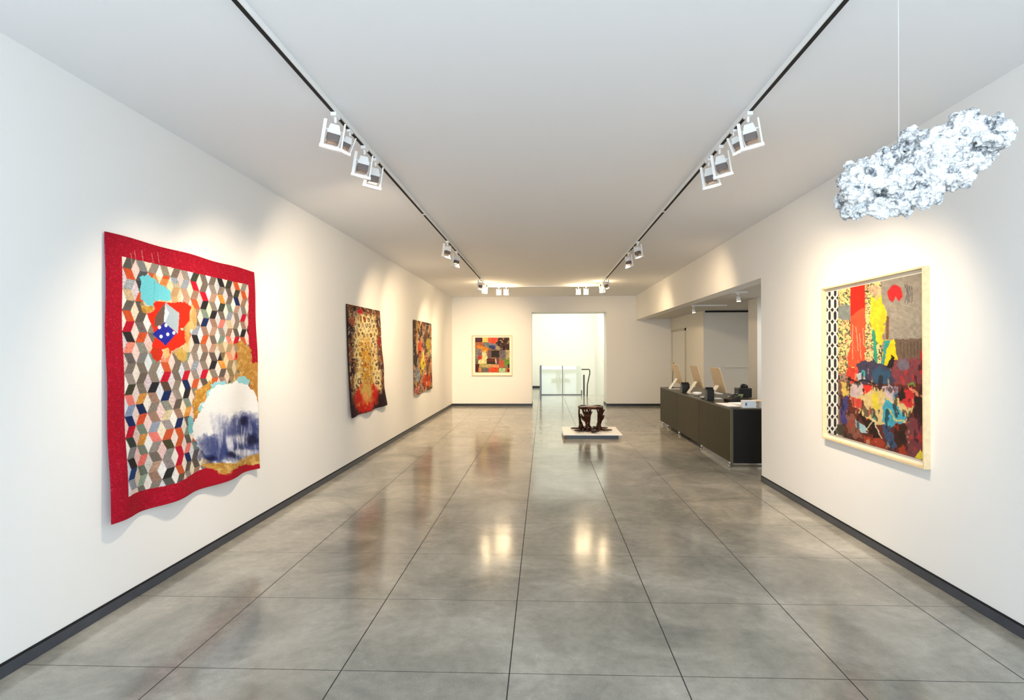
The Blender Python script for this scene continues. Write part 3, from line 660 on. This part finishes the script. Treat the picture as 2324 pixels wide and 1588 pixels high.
# side=+1: heads of the left track, bracket swung towards the left wall
for (y, lab, tg, pw, s) in [
    (3.95, 'nearest white square head on the left track above the red quilt', (0, 4.3, 1.3), .62, 1),
    (4.25, 'small white head seen edge-on just behind the nearest head of the left track', (0, 5.4, 1.5), .7, .72),
    (4.60, 'third white head on the left track, closely followed by another square head', (0, 7.2, 1.2), .6, 1),
    (4.90, 'fourth white head on the left track, last of the near cluster', (0, 8.8, 1.3), 1.4, 1),
    (8.60, 'nearer head of the middle pair on the left track, out from the gold quilt', (0, 10.4, 1.3), 1.3, 1),
    (9.50, 'farther head of the middle pair on the left track, out from the gold quilt', (0, 12.4, 1.3), 1.5, 1),
    (13.10, 'left track head just before the bright lamp at the end of the left track', (0, 14.2, 1.3), 1.3, 1)]:
    spotlight(xl, y, 1, lab, GL, power=SPOT_W*pw, target=tg, s=s, tilt=.15 if s == 1 else .35, yaw=.45 if y < 8 else .9, size=78 if y < 4.8 else 92)
for (y, lab, tg, pw, s) in [
    (4.07, 'nearest white square head on the right track left of the hanging cloud', (W, 4.9, 1.4), .7, 1),
    (4.38, 'small white head seen edge-on just behind the nearest head of the right track', (W, 5.6, 1.5), .55, .72),
    (4.72, 'third white head on the right track, closely followed by another square head', (W, 6.2, 1.4), .7, 1),
    (5.03, 'fourth white head on the right track, last of the near cluster', (W, 7.2, 1.6), .5, 1),
    (8.80, 'nearer head of the middle pair on the right track', (W, 9.6, 2.2), .55, 1),
    (9.75, 'farther head of the middle pair on the right track', (4.4, 12.0, .3), 1.2, 1),
    (13.20, 'right track head just before the bright lamp at the end of the right track', (W, 13.6, 2.2), .5, 1)]:
    spotlight(xr, y, -1, lab, GR, power=SPOT_W*pw, target=tg, s=s, tilt=.15 if s == 1 else .35, yaw=.45 if y < 8 else .9, size=78 if y < 4.8 else 92)
# cross track near the far wall
YT = 14.9
r = empty('lighting_track', (1.2, YT, H)); tag(r, 'short white lighting track running across the ceiling before the far wall', 'lighting track', 'lighting tracks under the gallery ceiling')
obj('track_channel', bx(0, 3.35, -.017, .017, -.036, -.001), whitemetal, r); obj('slot', bx(.01, 3.34, -.009, .009, -.0385, -.0358), reveal, r)
for (x, lab, tg) in [(1.71, 'left one of two bright lamps side by side on the left of the cross track', (1.26, D, 1.7)), (1.90, 'right one of two bright lamps side by side on the left of the cross track', (1.3, D, 1.5)),
                 (3.78, 'left one of two bright lamps side by side on the right of the cross track', (5.2, D, 1.7)), (3.98, 'right one of two bright lamps side by side on the right of the cross track', (4.6, D, 1.5))]:
    spotlight(x, YT, 1, lab, 'lit heads on the cross track', yaw=0, tilt=0, power=SPOT_W*(.80 if x < 3 else .28), target=tg, glow=True, size=80, s=.8)

spotlight(xl, 14.2, 1, 'bright lamp at the far end of the left track', GL, yaw=.3, tilt=.1, power=SPOT_W*.8, target=(.1, 16.4, 1.4), glow=True, size=90, s=.9)
spotlight(xr, 14.2, -1, 'bright lamp at the far end of the right track', GR, yaw=.3, tilt=.1, power=SPOT_W*.35, target=(3.9, 11.9, .3), glow=True, size=60, s=.9)
# ------------------------------------------------------------------ cloud sculpture
def fray_material():
    m = bpy.data.materials.new('raw_cotton'); m.use_nodes = True; nt = m.node_tree; N = nt.nodes; b = N['Principled BSDF']
    tc = N.new('ShaderNodeTexCoord'); n = N.new('ShaderNodeTexNoise'); n.inputs['Scale'].default_value = 17; n.inputs['Detail'].default_value = 8; n.inputs['Distortion'].default_value = 1.6; n.inputs['Roughness'].default_value = .7
    nt.links.new(tc.outputs['Object'], n.inputs['Vector'])
    r = N.new('ShaderNodeValToRGB'); e = r.color_ramp.elements; e[0].position = .37; e[0].color = (*hexc(92, 98, 104), 1); e[1].position = .53; e[1].color = (*hexc(230, 230, 229), 1)  # grey noise streaks: fibre pigment, deepened to paint in crevice shade
    nt.links.new(n.outputs[0], r.inputs[0]); nt.links.new(r.outputs[0], b.inputs['Base Color']); b.inputs['Roughness'].default_value = .95; b.inputs['Specular IOR Level'].default_value = .1
    n2 = N.new('ShaderNodeTexNoise'); n2.inputs['Scale'].default_value = 90; n2.inputs['Detail'].default_value = 6; nt.links.new(tc.outputs['Object'], n2.inputs['Vector'])
    bp = N.new('ShaderNodeBump'); bp.inputs['Strength'].default_value = .8; bp.inputs['Distance'].default_value = .01; nt.links.new(n2.outputs[0], bp.inputs['Height']); nt.links.new(bp.outputs[0], b.inputs['Normal'])
    return m
cotton = fray_material()
def cloud():
    Yc = 2.5; rnd = random.Random(3)
    lumps = [(430, 930, 250), (300, 1060, 170), (560, 760, 130), (480, 1130, 210), (720, 1160, 190), (950, 1160, 180), (1180, 1150, 150), (760, 960, 190), (870, 640, 160), (700, 700, 110), (1080, 820, 230), (1250, 880, 220),
             (1300, 600, 290), (1170, 400, 170), (1480, 480, 270), (1500, 820, 240), (1640, 330, 200), (1780, 260, 180), (1720, 560, 260), (1930, 400, 200), (2060, 330, 130), (2120, 420, 110), (2020, 520, 170), (1880, 620, 170), (1640, 880, 130)]
    org = on(2040, 372, 1, Yc)
    r = empty('cloud_sculpture', tuple(org)); tag(r, 'white cotton cloud sculpture hanging on a thin wire before the right wall', 'sculpture')
    bm = bmesh.new()
    def ball(c, rad, sub):
        g = bmesh.ops.create_icosphere(bm, subdivisions=sub, radius=rad); bmesh.ops.translate(bm, verts=g['verts'], vec=c)
    for (zx, zy, zr) in lumps:
        rad = zr/5.405/F*Yc; dy = rnd.uniform(-.07, .07); p = on(1870+zx/5.405, 240+zy/5.405, 1, Yc)-org; c = Vector(p)+Vector((0, dy, 0))
        ball(c, rad*.86, 3)
        for k in range(int(60*rad/.08)):
            d_ = Vector((rnd.gauss(0, 1), rnd.gauss(0, 1), rnd.gauss(0, 1))).normalized(); ball(c+d_*rad*rnd.uniform(.78, .92), rnd.uniform(.010, .026), 1)
    o = obj('cotton_body', bm, cotton, r, True)
    m = o.modifiers.new('fuse', 'REMESH'); m.mode = 'VOXEL'; m.voxel_size = .004; m.use_smooth_shade = True
    t2 = bpy.data.textures.new('crimps', 'CLOUDS'); t2.noise_scale = .012; t2.noise_depth = 2
    t = bpy.data.textures.new('tufts', 'CLOUDS'); t.noise_scale = .035; t.noise_depth = 3
    dm = o.modifiers.new('tufts', 'DISPLACE'); dm.texture = t; dm.strength = .028; dm.mid_level = .55; dm.texture_coords = 'LOCAL'
    dm = o.modifiers.new('crimps', 'DISPLACE'); dm.texture = t2; dm.strength = .014; dm.mid_level = .5; dm.texture_coords = 'LOCAL'
    bm = bmesh.new(); wx = on(2040, 330, 1, Yc)[0]-org[0]
    tube(bm, [(wx, 0, H-org[2]), (wx, 0, .0)], .0011, 6); obj('suspension_wire', bm, mat('nylon_line', (235, 235, 235), .3), r)
cloud()

# ------------------------------------------------------------------ bronze sculpture of hands on a low plinth
pl = empty('low_plinth', (3.826, 11.73, 0)); tag(pl, 'low square white plinth carrying the bronze sculpture', 'plinth')
obj('plinth_top', bx(-.573, .573, -.575, .575, .075, .095, bev=.003), mat('plinth_white', (240, 240, 238), .4), pl)
obj('plinth_base', bx(-.50, .50, -.55, .55, 0.0, .075), mat('plinth_dark', (50, 57, 60), .4), pl)  # base block in a much darker tone than the top
bronze = mat('patinated_bronze', (66, 38, 27), .26, metal=.85, noise=.5, nscale=18, bump=.5, bscale=30)
bz = empty('bronze_hands_sculpture', (3.831, 11.70, .0965)); tag(bz, 'dark bronze stool-like sculpture of hands holding up a ring on the low plinth', 'sculpture')
def chain(bm, pts, rad):
    pts = [Vector(p) for p in pts]
    tube(bm, pts, rad, 10)
    for p, r_ in ((pts[0], rad[0]), (pts[-1], rad[-1])):
        g = bmesh.ops.create_icosphere(bm, subdivisions=2, radius=r_*1.03); bmesh.ops.translate(bm, verts=g['verts'], vec=p)
def hand(bm, wrist, axis, side, L, spread=.30, curl=0.0):
    """axis: finger direction, side: towards the thumb; L: wrist to middle fingertip"""
    w = Vector(wrist); ax = Vector(axis).normalized(); sd = Vector(side); sd = (sd-ax*sd.dot(ax)).normalized(); nr = ax.cross(sd)
    lens = [.44, .50, .46, .36]; offs = [.16, .055, -.055, -.155]
    for i in range(4):
        kn = w+ax*L*(.50-.02*abs(i-1))+sd*L*offs[i]
        chain(bm, [w+sd*L*offs[i]*.55, kn], [.085*L, .078*L])
        d = (ax+sd*offs[i]*spread*6).normalized(); fl = lens[i]*L
        p1 = kn+d*fl*.42; p2 = p1+(d+nr*curl).normalized()*fl*.32; p3 = p2+(d+nr*curl*2.2).normalized()*fl*.26
        chain(bm, [kn, p1, p2, p3], [.062*L, .055*L, .050*L, .040*L])
    t0 = w+ax*L*.14+sd*L*.12; t1 = t0+(ax*.5+sd*.8).normalized()*L*.26; t2 = t1+(ax*.85+sd*.45).normalized()*L*.20
    chain(bm, [t0, t1, t2], [.085*L, .065*L, .045*L])
def fuse(o, v=.006):
    m = o.modifiers.new('fuse', 'REMESH'); m.mode = 'VOXEL'; m.voxel_size = v; m.use_smooth_shade = True
    s = o.modifiers.new('soft', 'SMOOTH'); s.factor = .5; s.iterations = 3
nA = 5
for k in range(nA):
    a = 2*PI*k/nA-PI/2-.38; ca, sa = math.cos(a), math.sin(a); tg = Vector((-sa, ca, 0))
    bm = bmesh.new()
    base = Vector((ca*.20, sa*.20, .066)); wr = Vector((ca*.215, sa*.215, .172))
    chain(bm, [base, (ca*.20, sa*.20, .12), wr], [.056, .042, .034])
    hand(bm, wr, Vector((ca*.12, sa*.12, 1)), tg*(1 if k % 2 else -1), .305, .50, -.15)
    fuse(obj('upright_hand', bm, bronze, bz))
for k in range(6):
    a = 2*PI*(k+.5)/6-PI/2-.38; ca, sa = math.cos(a), math.sin(a); tg = Vector((-sa, ca, 0))
    bm = bmesh.new(); chain(bm, [(ca*.09, sa*.09, .046), (ca*.20, sa*.20, .042)], [.040, .034])
    hand(bm, (ca*.20, sa*.20, .036), Vector((ca, sa, -.03)), tg*(1 if k % 2 else -1), .235, .35, .02)
    fuse(obj('flat_hand', bm, bronze, bz))
bm = bmesh.new(); N_ = 40
pts = [((.225+.012*math.sin(5*t))*math.cos(t), (.225+.012*math.sin(5*t))*math.sin(t), .475+.007*math.sin(3*t)) for t in [2*PI*i/N_ for i in range(N_+1)]]
tube(bm, pts, .030, 10, cap=False); 
lathe(bm, [(.02, .0), (.205, .002), (.225, .018), (.20, .028), (.02, .022)], 32, (0, 0, .468)); obj('seat_ring', bm, bronze, bz, True)

# ------------------------------------------------------------------ glass balustrade in the stair hall
steel = mat('brushed_steel', (96, 98, 98), .3, metal=.7)
glassm = bpy.data.materials.new('balustrade_glass'); glassm.use_nodes = True
_n = glassm.node_tree; _N = _n.nodes; _N.remove(_N['Principled BSDF'])
_g = _N.new('ShaderNodeBsdfGlossy'); _g.inputs['Roughness'].default_value = .02; _t = _N.new('ShaderNodeBsdfTransparent'); _t.inputs[0].default_value = (.92, .945, .925, 1)
_f = _N.new('ShaderNodeFresnel'); _m = _N.new('ShaderNodeMixShader'); _n.links.new(_f.outputs[0], _m.inputs[0]); _n.links.new(_t.outputs[0], _m.inputs[1]); _n.links.new(_g.outputs[0], _m.inputs[2]); _n.links.new(_m.outputs[0], _N['Material Output'].inputs[0])
bl = empty('glass_balustrade', (2.76, 22.3, 0)); tag(bl, 'clear glass balustrade with steel posts along the stair edge behind the opening', 'balustrade')
def L(x, y): return x-2.76, y-22.3
obj('glass_panel', bx(.03, .815, -.006, .006, .03, 1.13), glassm, bl)
obj('glass_panel', bx(.865, 1.56, -.006, .006, .03, 1.13), glassm, bl)
obj('bottom_rail', bx(0, 1.58, -.02, .02, 0, .035), steel, bl)
obj('post', bx(.825, .855, -.025, .025, 0, 1.14), steel, bl)
for k, yy in enumerate((0, -1.0, -2.0)):
    p = obj('post', bx(-.032, .028, yy-.02, yy+.02, 0, 1.16), steel, bl)
    for zz in (.95, 1.05): obj('glass_clamp', bx(-.035, -.015, yy-.03, yy+.03, zz, zz+.05), steel, p)
for k in range(2): obj('glass_panel', bx(-.005, .005, -.97-k*1.0, -.03-k*1.0, .04, 1.12), glassm, bl)
obj('end_clamp', bx(1.56, 1.60, -.03, .03, 0, .19), steel, bl)
hr = empty('stair_handrail', (4.41, 22.0, 0)); tag(hr, 'dark bent steel handrail at the right end of the glass balustrade', 'handrail')
obj('post', bx(-.03, .03, -.03, .03, 0, .80), mat('dark_steel', (70, 72, 66), .4, metal=.5), hr)
bm = bmesh.new(); tube(bm, [(-.09, .0, 1.005), (.2, .0, 1.005), (.225, 0, .98), (.22, -.05, .85), (.13, -.1, .45), (.12, -.1, .25), (.115, -.1, 0)], .022, 10); obj('rail', bm, mat('dark_steel', (70, 72, 66)), hr)

# ------------------------------------------------------------------ reception desk
ZD = .87
desk = empty('reception_desk', (5.60, 8.48, 0)); tag(desk, 'long dark olive wood reception desk in the opening of the right wall', 'desk')
olive = mat('olive_stained_oak', (54, 43, 13), .5, noise=.16, nscale=5, spec=.22)
darkend = mat('near_black_laminate', (10, 8, 7), .45, spec=.3)
LD = 5.02; DD = .95
for k in range(3): obj('front_panel', bx(0, .025, k*LD/3+.006, (k+1)*LD/3-.006, .085, ZD-.02), olive, desk)
obj('carcass', bx(.027, .06, .02, LD-.02, .09, ZD-.025), darkend, desk)
obj('end_panel', bx(.045, DD, -.0, .03, .07, ZD-.02), darkend, desk)
obj('end_panel', bx(.062, DD, LD-.03, LD, .07, ZD-.02), darkend, desk)
obj('worktop', bx(0.0, DD, 0, LD, ZD-.02, ZD, bev=.003), mat('worktop_oak', (50, 44, 30), .3, noise=.15, nscale=6), desk)
obj('corner_post', bx(0, .035, -.035, -.002, .02, ZD-.005), mat('olive_metal', (92, 90, 74), .35, metal=.5), desk)
obj('base_rail', bx(.03, DD, -.03, -.004, .025, .05), mat('olive_metal', (92, 90, 74)), desk)
for y in (.15, LD/3, 2*LD/3, LD-.62, LD-.12):
    for x in (.05, DD-.1):
        bm = bmesh.new(); tube(bm, [(x, y, 0), (x, y, .088)], .020, 12); tube(bm, [(x, y, 0), (x, y, .008)], .032, 12); obj('leg', bm, mat('chrome', (220, 220, 222), .12, metal=1), desk)

# ---- things on the desk
alu = mat('silver_aluminium', (232, 230, 226), .35); alub = mat('aluminium_warm_reflection', (206, 184, 150), .4, metal=.25)  # alub: tan tint paints the warm floor reflected in the silver backs
blackp = mat('black_plastic', (20, 20, 22), .3); screenm = mat('dark_screen', (14, 14, 16), .1)
def imac(x, y, rz, label, s=1.0):
    r = empty('desktop_computer', (x, y, ZD), rz); tag(r, label, 'computer', 'slim desktop computers in a row on the reception desk')
    T = Matrix.Translation((0.06, 0, .31*s)) @ Matrix.Rotation(-.27, 4, 'Y')
    obj('display_back', bx(-.016, .0, -.29*s, .29*s, -.20*s, .25*s, M=T, bev=.005), alub, r)
    obj('screen', bx(.0005, .004, -.27*s, .27*s, -.13*s, .22*s, M=T), screenm, r)
    obj('chin', bx(.0005, .006, -.27*s, .27*s, -.197*s, -.135*s, M=T), alu, r)
    bm = bmesh.new()
    M1 = Matrix.Translation((-.11, 0, .008))
    for (p, q) in (((-.13, .012), (-.02, .235)),):
        vs = [bm.verts.new((px_, py_, pz_)) for (px_, pz_) in ((p[0], p[1]), (p[0]+.014, p[1]), (q[0]+.06, q[1]), (q[0]+.046, q[1])) for py_ in (-.085, .085)]
        for f in ((0, 2, 4, 6), (1, 7, 5, 3), (0, 1, 3, 2), (2, 3, 5, 4), (4, 5, 7, 6), (6, 7, 1, 0)): bm.faces.new([vs[i] for i in f])
    obj('stand', bm, alu, r)
    obj('foot', bx(-.13, .09, -.095, .095, 0.0, .012, bev=.003), alu, r)
    return r
imac(5.78, 12.75, 0, 'farthest slim silver desktop computer on the reception desk')
imac(5.87, 11.5, 0, 'middle slim silver desktop computer on the reception desk')
imac(5.90, 10.2, 0, 'nearest slim silver desktop computer on the reception desk')
# angled easel-like sign holder at the far end
e = empty('wire_stand', (5.80, 13.15, ZD)); tag(e, 'thin dark wire stand at the far end of the reception desk', 'stand')
bm = bmesh.new(); tube(bm, [(0, 0, 0.004), (.02, 0, .30), (.035, 0, .58)], .006, 8); obj('pole', bm, blackp, e)
bm = bmesh.new(); lathe(bm, [(.05, 0), (.05, .006), (.01, .01)], 20); obj('foot_plate', bm, blackp, e)
def desk_box(name, x, y, w, dp, h, m, label, cat, rz=0, group=None, z=ZD, bev=.004):
    o = obj(name, bx(-w/2, w/2, -dp/2, dp/2, 0, h, bev=bev), m); o.location = (x, y, z); o.rotation_euler = (0, 0, rz); return tag(o, label, cat, group)
def organizer(x, y, w, dp, h, label):
    r = empty('desk_organizer', (x, y, ZD)); tag(r, label, 'desk organizer')
    obj('shell', bx(-w/2, w/2, -dp/2, dp/2, 0, h*.78, bev=.004), blackp, r)
    bm = bmesh.new(); box(bm, -w/2-.004, w/2+.004, -dp/2-.004, dp/2+.004, h*.78, h*.84); obj('rim', bm, blackp, r)
    bm = bmesh.new()
    for k in range(3): box(bm, -w/2+.01, w/2-.01, -dp/2+.02+k*dp/3, -dp/2+.028+k*dp/3, h*.8, h)
    obj('file_divider', bm, darkend, r)
organizer(5.76, 11.80, .15, .15, .20, 'black desk organizer left of the middle desktop computer')
organizer(5.71, 9.90, .12, .15, .22, 'black desk organizer left of the nearest desktop computer')
def bowl(x, y, r_, h, m, name, label, cat):
    bm = bmesh.new(); lathe(bm, [(r_*.45, 0), (r_*.8, h*.35), (r_, h), (r_*.92, h), (r_*.7, h*.45), (r_*.2, h*.15)], 24); o = obj(name, bm, m); o.location = (x, y, ZD); return tag(o, label, cat)
bowl(5.755, 10.85, .085, .07, mat('white_ceramic', (222, 226, 224), .25), 'bowl', 'round white bowl at the front edge of the reception desk', 'bowl')
bowl(5.67, 10.15, .055, .05, mat('silver_dish', (180, 178, 170), .3, metal=.6), 'small_dish', 'small silver dish at the front edge of the reception desk', 'dish')
bowl(6.22, 9.95, .075, .10, mat('green_plastic', (92, 104, 70), .5), 'plant_pot', 'green round pot behind the nearest desktop computer', 'pot')
def keyboard(x, y, label):
    r = empty('keyboard', (x, y, ZD)); tag(r, label, 'keyboard', 'keyboards on the reception desk')
    obj('tray', bx(-.06, .06, -.2, .2, 0, .012, bev=.002), alu, r)
    bm = bmesh.new()
    for i in range(5):
        for j in range(14): box(bm, -.052+i*.021, -.052+i*.021+.017, -.19+j*.0272, -.19+j*.0272+.023, .012, .017)
    obj('keys', bm, whitemetal, r)
keyboard(6.30, 11.45, 'white keyboard before the middle desktop computer'); keyboard(6.28, 10.35, 'white keyboard before the nearest desktop computer')
def phone(x, y, rz, label):
    r = empty('desk_phone', (x, y, ZD), rz); tag(r, label, 'telephone')
    bm = bmesh.new(); v = box(bm, -.09, .09, -.10, .10, 0, .10)
    for q in v:
        if q.co.z > .05 and q.co.x < 0: q.co.z = .045
    obj('phone_body', bm, blackp, r)
    bm = bmesh.new(); tube(bm, [(-.05, -.07, .085), (.0, -.075, .125), (.06, -.07, .13)], [.02, .013, .02], 10); obj('handset', bm, blackp, r)
phone(6.00, 9.62, .2, 'black desk phone near the nearest desktop computer')
ph = empty('label_printer', (6.50, 10.55, ZD)); tag(ph, 'black cube-shaped printer beside the pillar on the reception desk', 'printer')
obj('printer_body', bx(-.12, .12, -.12, .12, 0, .17, bev=.01), blackp, ph)
obj('paper_slot', bx(-.123, -.1195, -.08, .08, .10, .112), screenm, ph)
bm = bmesh.new(); tube(bm, [(.02, -.05, .185), (.02, .05, .185)], .055, 20); obj('paper_roll', bm, darkend, ph, True)
paper = mat('white_paper', (244, 240, 236), .7)
def sheets(x, y, w, dp, h, rz, label, m=paper, name='paper_stack', group='papers on the near end of the reception desk'):
    o = desk_box(name, x, y, w, dp, h, m, label, 'paper', rz, group, bev=0); return o
sheets(5.76, 9.05, .22, .55, .006, .03, 'long white paper stack along the near front edge of the desk')
sheets(6.05, 9.25, .30, .42, .005, .10, 'wide white paper stack behind the brochures')
sheets(6.42, 9.10, .24, .33, .006, -.12, 'white paper stack by the end of the right wall')
desk_box('folder', 6.45, 9.75, .3, .22, .012, mat('tan_folder', (206, 172, 130), .6), 'tan paper folder lying in front of the pillar', 'folder', .5)
def brochures(x, y, label, w, h, m, mark):
    r = empty('brochure_holder', (x, y, ZD)); tag(r, label, 'brochure holder')
    obj('tray', bx(-w/2, w/2, -.06, .06, 0, .012), mat('clear_plastic_tray', (226, 232, 238), .2), r)
    obj('card_stack', bx(-w/2+.005, w/2-.005, -.05, .05, .012, h), m, r)
    if mark:
        p = obj('card_front', bx(-w/2+.01, w/2-.01, -.053, -.0505, .014, h-.004), mat('pale_blue_card', (214, 228, 240), .5), r)
        obj('printed_mark', bx(-w/2+.035, -w/2+.062, -.0545, -.0535, .03, h-.03), mat('blue_ink', (84, 112, 150), .6), p)
brochures(5.93, 8.66, 'pale blue brochure stack with a small dark blue mark', .20, .105, paper, True)
brochures(6.24, 8.66, 'silver grey brochure stack beside the pale blue one', .27, .09, mat('silver_card', (176, 182, 190), .4), False)
desk_box('book', 6.42, 8.90, .24, .18, .035, blackp, 'thick black book lying behind the silver grey brochures', 'book', .1, z=ZD+.007)

# ------------------------------------------------------------------ alcove lighting
def alc_spot(x, y, label):
    r = empty('track_spotlight', (x, y, 2.70-.028)); tag(r, label, 'spotlight', 'small heads under the alcove ceiling')
    bm = bmesh.new(); box(bm, -.02, .02, -.04, .04, -.022, 0); obj('adapter', bm, whitemetal, r)
    bm = bmesh.new(); tube(bm, [(0, 0, -.02), (0, 0, -.06)], .009); obj('stem', bm, whitemetal, r)
    bm = bmesh.new(); tube(bm, [(0, 0, -.055), (.01, 0, -.135)], [.028, .036], 16); obj('lamp_housing', bm, whitemetal, r, True)
    bm = bmesh.new(); tube(bm, [(.01, 0, -.134), (.0105, 0, -.141)], .030, 16); obj('lamp', bm, lampglow, r, True)
    l = bpy.data.lights.new('spot_beam', 'SPOT'); l.energy = 20; l.color = (1, .86, .68); l.spot_size = 1.9; l.spot_blend = 1; l.shadow_soft_size = .03
    lo = bpy.data.objects.new('spot_beam', l); col.objects.link(lo); lo.parent = r; lo.location = (.012, 0, -.15); lo.rotation_euler = (0, .35, 0)
r = empty('lighting_track', (6.05, 12.4, 2.70)); tag(r, 'thin white lighting track running across the alcove ceiling above the desk', 'lighting track', 'lighting tracks under the alcove ceiling')
obj('track_channel', bx(0, .75, -.017, .017, -.028, 0), whitemetal, r)
r = empty('lighting_track', (6.0, 9.6, 2.70)); tag(r, 'short white lighting track above the near end of the desk', 'lighting track', 'lighting tracks under the alcove ceiling')
obj('track_channel', bx(-.25, .25, -.017, .017, -.028, 0), whitemetal, r)
alc_spot(6.0+.1, 9.6, 'small lit white head on the short track above the near end of the desk')
alc_spot(6.05+.04, 12.4, 'small white head on the track above the far end of the desk')
